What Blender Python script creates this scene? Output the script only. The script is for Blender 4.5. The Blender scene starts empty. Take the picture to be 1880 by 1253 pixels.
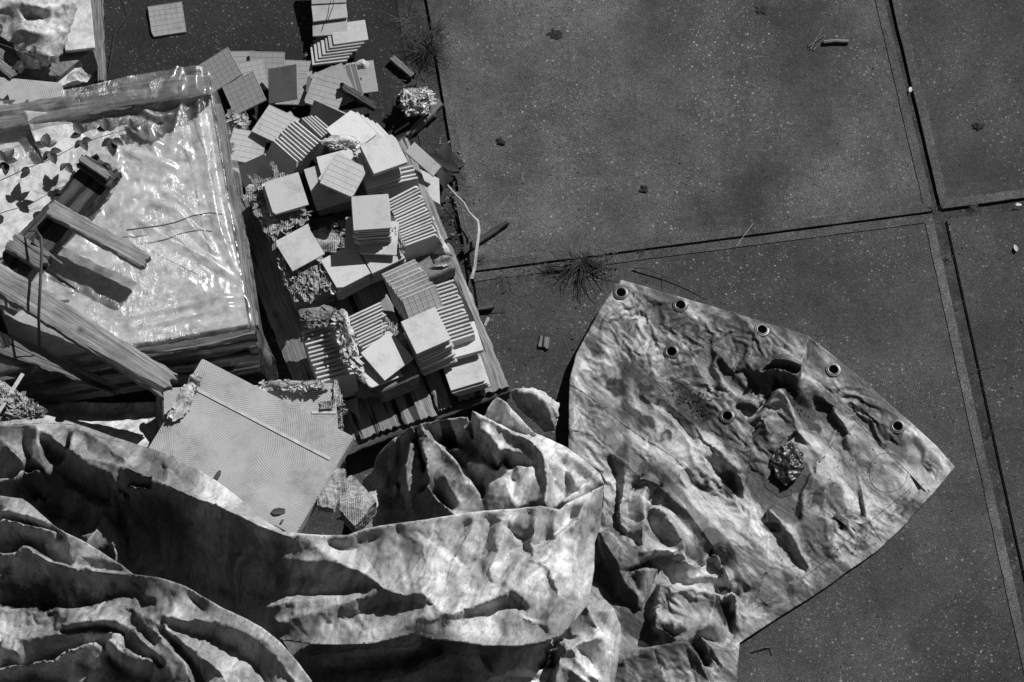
import bpy, bmesh, math, random
import numpy as np
from mathutils import Vector, Matrix, noise
from mathutils.geometry import delaunay_2d_cdt
random.seed(7)
S = bpy.context.scene
C = S.collection
# ------------------------------------------------------------------ camera
F, TILT = 5000.0, math.radians(22)
def cam_axes():
    X = Vector((1, 0, 0)); Y = Vector((0, math.cos(TILT), math.sin(TILT))); Z = X.cross(Y)
    return Matrix((X, Y, Z)).transposed()
RC = cam_axes()
def ray(px, py):
    return RC @ Vector((px - 940, 626.5 - py, -F))
def _unit(px, py):
    r = ray(px, py); return r * (-1 / r.z)
HC = 2.0 / (_unit(870, 500) - _unit(1712, 390)).length
CP = Vector((0, 0, HC))
def P(px, py, z=0.0):
    r = ray(px, py); return CP + r * ((z - HC) / r.z)
def proj(p):
    v = RC.transposed() @ (Vector(p) - CP)
    return (940 + F * v.x / -v.z, 626.5 - F * v.y / -v.z)
cam = bpy.data.cameras.new('camera'); co = bpy.data.objects.new('camera', cam); C.objects.link(co)
cam.sensor_width = 36; cam.lens = F / 1880 * 36; cam.clip_end = 200
co.matrix_world = Matrix.Translation(CP) @ RC.to_4x4()
S.camera = co
# ------------------------------------------------------------------ light
sd = Vector((0.78, 0.86, 1.02)).normalized()
w = bpy.data.worlds.new('World'); S.world = w; w.use_nodes = True
nt = w.node_tree; bg = nt.nodes['Background']
sky = nt.nodes.new('ShaderNodeTexSky'); sky.sky_type = 'NISHITA'; sky.sun_disc = False
sky.air_density = .55; sky.dust_density = .2
sky.sun_elevation = math.asin(sd.z); sky.sun_rotation = math.atan2(sd.x, sd.y)
bw = nt.nodes.new('ShaderNodeRGBToBW')
nt.links.new(sky.outputs[0], bw.inputs[0]); nt.links.new(bw.outputs[0], bg.inputs[0])
bg.inputs[1].default_value = 0.05
sl = bpy.data.lights.new('sun', 'SUN'); sl.energy = 5.0; sl.angle = math.radians(0.5)
so = bpy.data.objects.new('sun', sl); C.objects.link(so)
so.rotation_euler = sd.to_track_quat('Z', 'Y').to_euler()
S.view_settings.view_transform = 'Standard'; S.view_settings.look = 'None'
S.view_settings.exposure = 0; S.view_settings.gamma = 1
# ------------------------------------------------------------------ materials
class N:
    def __init__(s, name):
        s.m = bpy.data.materials.new(name); s.m.use_nodes = True
        s.t = s.m.node_tree; s.b = s.t.nodes['Principled BSDF']; s.out = s.t.nodes['Material Output']
        s.b.inputs['Specular IOR Level'].default_value = 0.3
    def n(s, typ, **k):
        o = s.t.nodes.new('ShaderNode' + typ)
        for a, v in k.items(): setattr(o, a, v)
        return o
    def l(s, a, b): s.t.links.new(a, b)
    def co(s, scale=(1, 1, 1), kind='Object', warp=0, ws=3):
        tc = s.n('TexCoord'); o = tc.outputs[kind]
        if warp:
            nz = s.n('TexNoise'); nz.inputs['Scale'].default_value = ws; nz.inputs['Detail'].default_value = 3
            s.l(o, nz.inputs['Vector'])
            ma = s.n('VectorMath', operation='MULTIPLY_ADD'); s.l(nz.outputs['Color'], ma.inputs[0])
            ma.inputs[1].default_value = (warp,) * 3; s.l(o, ma.inputs[2]); o = ma.outputs[0]
        mp = s.n('Mapping'); mp.inputs['Scale'].default_value = scale; s.l(o, mp.inputs[0])
        return mp.outputs[0]
    def noise(s, v, scale, detail=6, rough=.6, dist=0):
        o = s.n('TexNoise'); o.inputs['Scale'].default_value = scale; o.inputs['Detail'].default_value = detail
        o.inputs['Roughness'].default_value = rough; o.inputs['Distortion'].default_value = dist
        s.l(v, o.inputs['Vector']); return o.outputs[0]
    def vor(s, v, scale, feature='F1'):
        o = s.n('TexVoronoi', feature=feature); o.inputs['Scale'].default_value = scale; s.l(v, o.inputs['Vector']); return o
    def ramp(s, x, pts):
        o = s.n('ValToRGB'); e = o.color_ramp.elements
        while len(e) < len(pts): e.new(.5)
        for q, (p, c) in zip(e, pts): q.position = p; q.color = (c, c, c, 1)
        s.l(x, o.inputs[0]); return o.outputs[0]
    def math(s, op, a, b=0, c=None):
        o = s.n('Math', operation=op)
        for i, x in enumerate((a, b, c)):
            if x is None: continue
            if isinstance(x, (int, float)): o.inputs[i].default_value = x
            else: s.l(x, o.inputs[i])
        return o.outputs[0]
    def lerp(s, f, a, b):
        o = s.n('Mix', data_type='FLOAT')
        for i, x in ((0, f), (2, a), (3, b)):
            if isinstance(x, (int, float)): o.inputs[i].default_value = x
            else: s.l(x, o.inputs[i])
        return o.outputs[0]
    def fin(s, col, rough=.7, bump=None, strength=.4, dist=.002, spec=None):
        if isinstance(col, (int, float)): s.b.inputs['Base Color'].default_value = (col, col, col, 1)
        else: s.l(col, s.b.inputs['Base Color'])
        if isinstance(rough, (int, float)): s.b.inputs['Roughness'].default_value = rough
        else: s.l(rough, s.b.inputs['Roughness'])
        if spec is not None: s.b.inputs['Specular IOR Level'].default_value = spec
        if bump is not None:
            bp = s.n('Bump'); bp.inputs['Strength'].default_value = strength; bp.inputs['Distance'].default_value = dist
            s.l(bump, bp.inputs['Height']); s.l(bp.outputs[0], s.b.inputs['Normal'])
        return s.m
def concrete(name, lo, hi, speck=.5, big=1.3):
    g = N(name); v = g.co()
    a = g.noise(v, big, 7, .62); c = g.ramp(a, [(.34, lo), (.66, hi)]); cl = g.noise(g.co(warp=.3, ws=2), 3.6, 5, .7); c = g.math('MULTIPLY', c, g.ramp(cl, [(.34, .7), (.62, 1.25)]))
    fine = g.noise(v, 240, 4, .85); c = g.math('MULTIPLY', c, g.ramp(fine, [(.38, .15), (.5, .8), (.64, 2.4)])); mid = g.noise(v, 42, 5, .75); c = g.math('MULTIPLY', c, g.ramp(mid, [(.35, .72), (.62, 1.22)]))
    for sc, th, rad, val in ((75, .87, .36, speck * .8), (150, .82, .42, speck * .65), (38, .965, .16, speck)):
        vo = g.vor(g.co(warp=.01, ws=60), sc); sp = g.n('SeparateColor'); g.l(vo.outputs['Color'], sp.inputs[0])
        k = g.math('MULTIPLY', g.math('GREATER_THAN', sp.outputs[0], th), g.math('LESS_THAN', vo.outputs['Distance'], rad))
        k = g.math('MULTIPLY', k, g.ramp(g.noise(v, 2.6, 3), [(.38, .15), (.6, 1)]))
        c = g.lerp(k, c, g.math('MULTIPLY', val, sp.outputs[1]))
        k2 = g.math('MULTIPLY', g.math('GREATER_THAN', sp.outputs[2], .93), g.math('LESS_THAN', vo.outputs['Distance'], rad * .8))
        c = g.lerp(k2, c, lo * .25)
    return g.fin(c, .8, g.noise(v, 110, 5, .7), .8, .004)
def wood(name, lo, hi, rough=.75, crack=.46):
    g = N(name)
    oi = g.n('ObjectInfo'); tc = g.n('TexCoord')
    ad = g.n('VectorMath', operation='ADD'); g.l(tc.outputs['Object'], ad.inputs[0]); g.l(oi.outputs['Location'], ad.inputs[1])
    kn = g.vor(ad.outputs[0], 5); kd = g.ramp(kn.outputs['Distance'], [(0, 1), (.12, 0)])
    wp = g.n('TexNoise'); wp.inputs['Scale'].default_value = 2.5; g.l(ad.outputs[0], wp.inputs['Vector'])
    ma = g.n('VectorMath', operation='MULTIPLY_ADD'); g.l(wp.outputs['Color'], ma.inputs[0]); ma.inputs[1].default_value = (.05, .05, .05); g.l(ad.outputs[0], ma.inputs[2])
    mp = g.n('Mapping'); mp.inputs['Scale'].default_value = (4, 110, 110); g.l(ma.outputs[0], mp.inputs[0])
    gr = g.noise(mp.outputs[0], 1.0, 6, .7, .6)
    mp2 = g.n('Mapping'); mp2.inputs['Scale'].default_value = (1.3, 22, 22); g.l(ma.outputs[0], mp2.inputs[0])
    cr = g.noise(mp2.outputs[0], 1.0, 4, .5, .3)
    ck = g.ramp(cr, [(crack - .09, 0), (crack - .05, 1)])
    c = g.ramp(gr, [(.3, lo), (.7, hi)])
    c = g.math('MULTIPLY', c, g.ramp(g.noise(ad.outputs[0], 7, 4), [(.3, .55), (.7, 1.15)]))
    c = g.math('MULTIPLY', c, g.lerp(ck, .12, 1.0)); c = g.math('MULTIPLY', c, g.lerp(kd, 1, .3))
    h = g.math('ADD', g.math('MULTIPLY', gr, .8), ck)
    return g.fin(c, rough, h, .9, .005)
def tarp_mat(name, lo, hi, dark=.07, ang=-.7):
    g = N(name)
    def turned(sc, warp, ws):
        m1 = g.n('Mapping'); m1.inputs['Rotation'].default_value = (0, 0, ang); g.l(g.co(warp=warp, ws=ws), m1.inputs[0])
        m2_ = g.n('Mapping'); m2_.inputs['Scale'].default_value = sc; g.l(m1.outputs[0], m2_.inputs[0]); return m2_.outputs[0]
    v = turned((.8, 2.6, 1), .2, 3)
    a = g.noise(v, 2.6, 7, .66, .5)
    c = g.ramp(a, [(.34, lo * .7), (.45, lo), (.53, (lo + hi) * .5), (.62, hi)])
    st = g.noise(turned((1, 5.5, 1), .12, 5), 5, 8, .75, .4)
    c = g.math('MULTIPLY', c, g.ramp(st, [(.38, .58), (.46, .9), (.6, 1.08)]))
    big = g.noise(g.co(), 1.6, 3); c = g.math('MULTIPLY', c, g.ramp(big, [(.35, .8), (.6, 1.08)]))
    v2 = g.co(); f = g.noise(v2, 48, 7, .85)
    c = g.math('MULTIPLY', c, g.ramp(f, [(.36, .4), (.47, .95), (.7, 1.08)]))
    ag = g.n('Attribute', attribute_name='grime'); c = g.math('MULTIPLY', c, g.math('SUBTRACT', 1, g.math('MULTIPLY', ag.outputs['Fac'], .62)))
    at = g.n('Attribute', attribute_name='stain'); dn = g.noise(g.co(warp=.05, ws=20), 26, 7, .8)
    k = g.math('SUBTRACT', g.math('MULTIPLY', at.outputs['Fac'], 1.5), g.math('MULTIPLY', dn, .95))
    k = g.ramp(k, [(.02, 0), (.3, 1)])
    c = g.lerp(k, c, g.math('MULTIPLY', f, dark))
    # thin dirty creases in the coated cloth
    vo = g.vor(g.co(warp=.12, ws=7), 7.5, 'DISTANCE_TO_EDGE')
    cre = g.ramp(vo.outputs['Distance'], [(0, 0), (.018, 1)])
    m2 = g.noise(v2, 4, 3)
    cre = g.lerp(g.ramp(m2, [(.47, 0), (.56, 1)]), 1.0, cre)
    c = g.math('MULTIPLY', c, g.lerp(cre, .8, 1.0))
    wr = g.noise(g.co(warp=.08, ws=8), 13, 6, .6, .5)
    h = g.math('ADD', g.math('MULTIPLY', wr, .45), g.math('MULTIPLY', cre, .06))
    for sc, am, rx in ((6, .3, .5), (13, .2, -.6), (27, .09, .2)):
        rt = g.n('Mapping'); rt.inputs['Rotation'].default_value = (0, 0, rx); rt.inputs['Scale'].default_value = (.75, 1.35, .8); g.l(g.co(warp=.16, ws=3.5), rt.inputs[0])
        h = g.math('ADD', h, g.math('MULTIPLY', g.vor(rt.outputs[0], sc).outputs['Distance'], am))
    for sc, am in ((5, 1.1), (11, .55), (24, .25)):
        rn_ = g.noise(turned((.7, 1.5, 1), .1, 6), sc, 2, .5); h = g.math('SUBTRACT', h, g.math('MULTIPLY', g.math('ABSOLUTE', g.math('SUBTRACT', rn_, .5)), am))
    h = g.math('ADD', h, g.math('MULTIPLY', f, .06))
    h = g.math('ADD', h, g.math('MULTIPLY', k, g.math('MULTIPLY', dn, .5)))
    r = g.ramp(a, [(.3, .62), (.7, .42)])
    return g.fin(c, r, h, .6, .012, .4)
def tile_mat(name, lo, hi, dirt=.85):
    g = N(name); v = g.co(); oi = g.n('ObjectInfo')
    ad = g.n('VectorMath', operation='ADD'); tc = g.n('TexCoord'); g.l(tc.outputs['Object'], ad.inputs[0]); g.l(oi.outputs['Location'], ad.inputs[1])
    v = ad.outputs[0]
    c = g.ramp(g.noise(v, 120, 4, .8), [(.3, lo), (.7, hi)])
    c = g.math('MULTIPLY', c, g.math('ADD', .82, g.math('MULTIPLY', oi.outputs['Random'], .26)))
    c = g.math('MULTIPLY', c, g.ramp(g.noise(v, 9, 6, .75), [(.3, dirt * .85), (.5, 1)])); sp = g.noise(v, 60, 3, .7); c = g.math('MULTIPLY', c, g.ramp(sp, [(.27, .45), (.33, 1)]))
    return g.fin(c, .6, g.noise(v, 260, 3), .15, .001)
def board_mat(name, lo, hi, fibre=20, bump=.5, stripes=False):
    g = N(name); v = g.co((1, 1, 1), warp=.04, ws=14)
    a = g.noise(v, fibre, 8, .75); b = g.noise(v, fibre * 4, 4, .8)
    c = g.math('MULTIPLY', g.ramp(a, [(.32, lo), (.62, hi)]), g.ramp(b, [(.3, .6), (.6, 1.1)]))
    if stripes:
        wv = g.n('TexWave'); wv.inputs['Scale'].default_value = 42; wv.inputs['Distortion'].default_value = 4; wv.inputs['Detail'].default_value = 3; g.l(g.co(), wv.inputs[0])
        k = g.math('MULTIPLY', g.ramp(wv.outputs[1], [(.12, 1), (.3, 0)]), g.ramp(g.noise(v, 7, 4), [(.45, 0), (.52, 1)]))
        c = g.lerp(k, c, .02); a = g.math('SUBTRACT', a, g.math('MULTIPLY', k, .4))
        mp = g.noise(g.co((1, 6, 1), warp=.05, ws=9), 22, 6, .8); c = g.math('MULTIPLY', c, g.ramp(mp, [(.36, .25), (.5, 1)])); a = g.math('ADD', a, g.math('MULTIPLY', mp, .8))
    return g.fin(c, .9, g.math('ADD', a, g.math('MULTIPLY', b, .5)), bump, .006)
def plain(name, c, rough=.6, metal=0, spec=.4):
    g = N(name); v = g.co(); g.b.inputs['Metallic'].default_value = metal
    return g.fin(g.ramp(g.noise(v, 30, 5, .7), [(.3, c * .65), (.7, c * 1.2)]), rough, g.noise(v, 90, 3), .3, .002, spec)
def comb_mat():
    g = N('combed_board'); v = g.co(warp=.03, ws=7)
    vo = g.vor(v, 5.5)
    sub = g.n('VectorMath', operation='SUBTRACT'); g.l(vo.outputs['Color'], sub.inputs[0]); sub.inputs[1].default_value = (.5, .5, .5)
    off = g.n('VectorMath', operation='MULTIPLY_ADD'); g.l(sub.outputs[0], off.inputs[0]); off.inputs[1].default_value = (.9, .9, 0); g.l(vo.outputs['Position'], off.inputs[2])
    d = g.n('VectorMath', operation='DISTANCE')
    mv = g.n('VectorMath', operation='MULTIPLY'); g.l(v, mv.inputs[0]); mv.inputs[1].default_value = (9, 9, 0)
    om = g.n('VectorMath', operation='MULTIPLY'); g.l(off.outputs[0], om.inputs[0]); om.inputs[1].default_value = (9, 9, 0)
    ofs = g.n('VectorMath', operation='MULTIPLY_ADD'); g.l(sub.outputs[0], ofs.inputs[0]); ofs.inputs[1].default_value = (5, 5, 0); g.l(om.outputs[0], ofs.inputs[2])
    g.l(mv.outputs[0], d.inputs[0]); g.l(ofs.outputs[0], d.inputs[1])
    r = g.math('SINE', g.math('MULTIPLY', d.outputs['Value'], 80.0))
    rr = g.math('MULTIPLY', g.math('ADD', r, 1), .5)
    rr = g.ramp(rr, [(.1, 0), (.45, 1)])
    n1 = g.noise(v, 8, 5)
    msk = g.ramp(n1, [(.36, .25), (.5, 1)])
    c = g.lerp(g.math('MULTIPLY', msk, g.math('SUBTRACT', 1, rr)), .42, .30)
    c = g.math('MULTIPLY', c, g.ramp(g.noise(v, 6, 8, .75), [(.32, .6), (.5, .95), (.65, 1.08)]))
    return g.fin(c, .8, g.math('MULTIPLY', rr, msk), .4, .0015)
def film_mat():
    g = N('clear_film'); v = g.co(warp=.1, ws=5)
    a = g.noise(v, 4.5, 7, .65, 1.0)
    g.b.inputs['Roughness'].default_value = .3; g.b.inputs['Specular IOR Level'].default_value = .8
    g.b.inputs['Base Color'].default_value = (.62, .62, .62, 1)
    h1 = g.noise(g.co((3.5, 1, 1), warp=.12, ws=6), 7, 6, .6, 1.2)
    ridge = g.math('ABSOLUTE', g.math('SUBTRACT', h1, .5))
    bp = g.n('Bump'); bp.inputs['Strength'].default_value = 1.0; bp.inputs['Distance'].default_value = .02
    g.l(g.math('MULTIPLY', g.math('ADD', ridge, g.math('MULTIPLY', g.noise(v, 30, 4), .06)), g.ramp(g.noise(g.co(), 2.4, 2), [(.46, .12), (.6, 1)])), bp.inputs['Height']); g.l(bp.outputs[0], g.b.inputs['Normal'])
    tr = g.n('BsdfTransparent'); tr.inputs[0].default_value = (.93, .93, .93, 1)
    mx = g.n('MixShader'); g.l(g.ramp(a, [(.40, .08), (.52, .2), (.66, .6)]), mx.inputs[0])
    g.l(tr.outputs[0], mx.inputs[1]); g.l(g.b.outputs[0], mx.inputs[2])
    gl = g.n('BsdfGlossy'); gl.inputs['Roughness'].default_value = .24; g.l(bp.outputs[0], gl.inputs['Normal'])
    m2 = g.n('MixShader'); m2.inputs[0].default_value = .07; g.l(mx.outputs[0], m2.inputs[1]); g.l(gl.outputs[0], m2.inputs[2])
    g.l(m2.outputs[0], g.out.inputs[0]); return g.m
M = dict(
    slab=concrete('worn_concrete', .030, .072, .34), slab_l=concrete('pale_worn_concrete', .040, .112, .4),
    slab_r=concrete('grey_worn_concrete', .024, .062, .28), slab_d=concrete('dark_damp_concrete', .008, .024, .22), soil=concrete('joint_soil', .014, .05, .2, 8),
    rim=concrete('weathered_steel_rim', .05, .09, .2, 5), rimb=concrete('bare_steel_rim', .06, .115, .25, 5),
    wood=wood('weathered_wood', .06, .30, crack=.48), woodd=wood('dark_old_wood', .02, .11, crack=.48), woodp=wood('pallet_wood', .10, .42, crack=.45),
    tarp=tarp_mat('dirty_tarpaulin', .085, .52, .05, .8), tarp2=tarp_mat('smoother_tarpaulin', .38, .8, .05, -1.2),
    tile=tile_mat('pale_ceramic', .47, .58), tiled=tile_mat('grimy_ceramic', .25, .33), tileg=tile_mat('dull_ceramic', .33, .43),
    card=board_mat('torn_cardboard', .14, .55, 16, .8, True), paper=board_mat('stained_paper', .2, .6, 9, .4),
    cardd=board_mat('grey_cardboard', .1, .24, 10, .2), board=board_mat('pale_board', .5, .64, 4, .06),
    comb=comb_mat(), film=film_mat(), steel=plain('dull_zinc', .13, .4, .6), strap=plain('woven_strap', .5, .6),
    dstrap=plain('dark_strap', .05, .5), leaf=plain('bramble_leaf', .05, .5), grass=plain('dry_grass', .09, .7), grassd=plain('dark_grass', .02, .8),
    bark=plain('dark_bark', .05, .8), pale=plain('pale_scrap', .5, .8), rub=plain('dirt_clod', .02, .9), wet=plain('wet_leaves', .02, .38, 0, .5), dirt=concrete('leaf_mould', .008, .03, .1, 9))
# ------------------------------------------------------------------ object helpers
def tag(o, label=None, cat=None, group=None, kind=None):
    if label: o['label'] = label
    if cat: o['category'] = cat
    if group: o['group'] = group
    if kind: o['kind'] = kind
    return o
def empty(name, loc=(0, 0, 0)):
    o = bpy.data.objects.new(name, None); o.location = loc; o.empty_display_size = .05; C.objects.link(o); return o
def link(name, me, mat, parent=None, mw=None):
    o = bpy.data.objects.new(name, me); C.objects.link(o)
    if mat and not me.materials: me.materials.append(mat)
    if mw is not None: o.matrix_world = mw
    if parent:
        o.parent = parent; o.matrix_parent_inverse = Matrix.Translation(-parent.location)
    return o
def from_bm(name, bm, mat, parent=None, mw=None, smooth=False):
    me = bpy.data.meshes.new(name); bm.to_mesh(me); bm.free()
    if smooth: me.polygons.foreach_set('use_smooth', [True] * len(me.polygons))
    return link(name, me, mat, parent, mw)
def prism_bm(top, depth, bm=None, down=None):
    """polygon of world points (counted anticlockwise from above) pushed down by depth"""
    bm = bm or bmesh.new(); d = down or Vector((0, 0, -depth))
    a = [bm.verts.new(p) for p in top]; b = [bm.verts.new(Vector(p) + d) for p in top]
    n = len(a); bm.faces.new(a); bm.faces.new(b[::-1])
    for i in range(n): bm.faces.new((a[i], b[i], b[(i + 1) % n], a[(i + 1) % n]))
    bmesh.ops.recalc_face_normals(bm, faces=bm.faces); return bm
def bevel(bm, w):
    bmesh.ops.bevel(bm, geom=list(bm.edges), offset=w, segments=2, affect='EDGES'); return bm
def tube_bm(pts, r0, r1=None, seg=6, bm=None, flat=1.0):
    bm = bm or bmesh.new(); r1 = r0 if r1 is None else r1; pts = [Vector(p) for p in pts]; rings = []
    for i, p in enumerate(pts):
        d = (pts[min(i + 1, len(pts) - 1)] - pts[max(i - 1, 0)]).normalized()
        u = d.cross(Vector((0, 0, 1)));  u = u.normalized() if u.length > 1e-4 else Vector((1, 0, 0))
        v = u.cross(d); r = r0 + (r1 - r0) * i / max(1, len(pts) - 1)
        rings.append([bm.verts.new(p + u * r * math.cos(t) + v * r * flat * math.sin(t)) for t in [2 * math.pi * k / seg for k in range(seg)]])
    for a, b in zip(rings, rings[1:]):
        for k in range(seg): bm.faces.new((a[k], a[(k + 1) % seg], b[(k + 1) % seg], b[k]))
    bm.faces.new(rings[0][::-1]); bm.faces.new(rings[-1]); return bm
def PL(pts): return [P(*p) for p in pts]
# ------------------------------------------------------------------ draped sheets
def solve(lines, h, pad=.05, blur=2, boost=0):
    A = np.array([q for L in lines for q in L]); x0, y0 = A[:, :2].min(0) - pad; x1, y1 = A[:, :2].max(0) + pad
    Z = None
    for lev in (8, 4, 2, 1):
        hh = h * lev; nx = int((x1 - x0) / hh) + 2; ny = int((y1 - y0) / hh) + 2
        s = np.zeros((ny, nx)); c = np.zeros((ny, nx))
        for L in lines:
            L = np.array(L)
            for a, b in zip(L[:-1], L[1:]):
                n = max(2, int(np.hypot(*(b - a)[:2]) / hh * 2)); t = np.linspace(0, 1, n)[:, None]; q = a + (b - a) * t
                i = np.clip(((q[:, 0] - x0) / hh).round().astype(int), 0, nx - 1); j = np.clip(((q[:, 1] - y0) / hh).round().astype(int), 0, ny - 1)
                np.add.at(s, (j, i), q[:, 2]); np.add.at(c, (j, i), 1)
        m = c > 0; v = np.where(m, s / np.maximum(c, 1), 0)
        if Z is None: Z = np.full((ny, nx), v[m].mean())
        else:
            yy = np.clip(np.arange(ny) / 2, 0, Z.shape[0] - 1.001); xx = np.clip(np.arange(nx) / 2, 0, Z.shape[1] - 1.001)
            yi = yy.astype(int); xi = xx.astype(int); fy = (yy - yi)[:, None]; fx = (xx - xi)[None]
            Z = (Z[yi][:, xi] * (1 - fy) * (1 - fx) + Z[yi + 1][:, xi] * fy * (1 - fx) + Z[yi][:, xi + 1] * (1 - fy) * fx + Z[yi + 1][:, xi + 1] * fy * fx)
        Z[m] = v[m]
        for _ in range(260 if lev > 1 else 120):
            p = np.pad(Z, 1, 'edge'); Z = (p[:-2, 1:-1] + p[2:, 1:-1] + p[1:-1, :-2] + p[1:-1, 2:]) / 4; Z[m] = v[m]
    if boost:
        W = Z.copy(); r = max(2, int(.05 / h))
        for _ in range(3):
            for ax in (0, 1):
                p = np.pad(W, [(r + 1, r) if k == ax else (0, 0) for k in (0, 1)], 'edge'); cs = np.cumsum(p, ax)
                W = (np.take(cs, range(2 * r + 1, cs.shape[ax]), ax) - np.take(cs, range(0, cs.shape[ax] - 2 * r - 1), ax)) / (2 * r + 1)
        Z = np.maximum(.004, W + (Z - W) * (1 + boost))
    for _ in range(blur):
        p = np.pad(Z, 1, 'edge'); Z = Z * .4 + (p[:-2, 1:-1] + p[2:, 1:-1] + p[1:-1, :-2] + p[1:-1, 2:]) * .15
    def f(x, y):
        u = min(max((x - x0) / h, 0), Z.shape[1] - 1.001); t = min(max((y - y0) / h, 0), Z.shape[0] - 1.001)
        i, j = int(u), int(t); a, b = u - i, t - j
        return float(Z[j, i] * (1 - a) * (1 - b) + Z[j, i + 1] * a * (1 - b) + Z[j + 1, i] * (1 - a) * b + Z[j + 1, i + 1] * a * b)
    return f
def ridge_height(xy, z0, ridges, ease=0):
    """raise tent shaped folds: (pixel polyline, height, width on the left of travel, width on the right)"""
    z = z0.copy(); zr = np.zeros(len(xy))
    for pts, hgt, w1, w2 in ridges:
        q = [P(x, y, .06 if len(p) < 1 else p[0]) for x, y, *p in [(*t[:2], t[2] if len(t) > 2 else .08) for t in pts]]
        q = np.array([(v.x, v.y) for v in q]); L = np.r_[0, np.cumsum(np.hypot(*(np.diff(q, axis=0).T)))]; T = L[-1]
        best = np.full(len(xy), 9.0); ht = np.zeros(len(xy))
        for k in range(len(q) - 1):
            a, b = q[k], q[k + 1]; d = b - a; ll = max(1e-9, (d * d).sum())
            t = np.clip(((xy - a) @ d) / ll, 0, 1); r = xy - (a + t[:, None] * d); dist = np.hypot(r[:, 0], r[:, 1])
            side = (d[0] * r[:, 1] - d[1] * r[:, 0]) > 0
            wv_ = np.where(side, w1, w2) * .00235; dn = dist / wv_
            m = dn < best; best = np.where(m, dn, best)
            u = (L[k] + t * math.sqrt(ll)) / T; ht = np.where(m, hgt * np.minimum(1, np.minimum(u, 1 - u) * 4 + .12), ht)
        zr = np.maximum(zr, ht * np.maximum(0, 1 - best) ** 1.05)
    return z + zr
def relax(X, F, ex, iters, ka=.012, kb=.12, seed=0):
    """let the sheet buckle like cloth that is a little too long for its place"""
    E = np.sort(np.concatenate([F[:, [0, 1]], F[:, [1, 2]], F[:, [2, 0]]]), 1)
    opp = np.concatenate([F[:, 2], F[:, 0], F[:, 1]]); key = E[:, 0].astype(np.int64) * (len(X) + 1) + E[:, 1]
    o = np.argsort(key, kind='stable'); ks = key[o]; same = np.where(ks[1:] == ks[:-1])[0]
    bp = np.stack([opp[o][same], opp[o][same + 1]], 1); first = np.r_[True, ks[1:] != ks[:-1]]; E = E[o][first]
    cnt = np.bincount(E.ravel(), minlength=len(X)).astype(float); cb = np.bincount(bp.ravel(), minlength=len(X)).astype(float)
    X0 = X.copy(); L0 = np.linalg.norm(X[E[:, 0]] - X[E[:, 1]], axis=1)
    mid = (X[E[:, 0]] + X[E[:, 1]]) / 2
    ev = np.array([max(0.0, .55 + 1.3 * noise.noise(Vector((m[0] * 3.3 + seed, m[1] * 3.3, 0)))) for m in mid]); L0 *= 1 + ex * ev
    fl = X.copy(); D0 = np.linalg.norm(X[bp[:, 0]] - X[bp[:, 1]], axis=1) * (1 + ex * .5)
    n_in = np.bincount(bp.ravel(), minlength=len(X))
    for it in range(iters):
        d = X[E[:, 1]] - X[E[:, 0]]; l = np.linalg.norm(d, axis=1); c = d * (((l - L0) / np.maximum(l, 1e-6)) * .5)[:, None]
        acc = np.stack([np.bincount(E[:, 0], c[:, k], len(X)) - np.bincount(E[:, 1], c[:, k], len(X)) for k in range(3)], 1)
        X = X + acc / np.maximum(cnt, 1)[:, None] * 1.7
        d = X[bp[:, 1]] - X[bp[:, 0]]; l = np.linalg.norm(d, axis=1); c = d * (np.minimum(0, (l - D0) / np.maximum(l, 1e-6)) * .5)[:, None]
        acc = np.stack([np.bincount(bp[:, 0], c[:, k], len(X)) - np.bincount(bp[:, 1], c[:, k], len(X)) for k in range(3)], 1)
        X = X + acc / np.maximum(cb, 1)[:, None] * kb * 2
        X = X + (X0 - X) * np.array([ka * 1.5, ka * 1.5, ka]); X[:, 2] = np.maximum(X[:, 2], .006)
    return X
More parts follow.
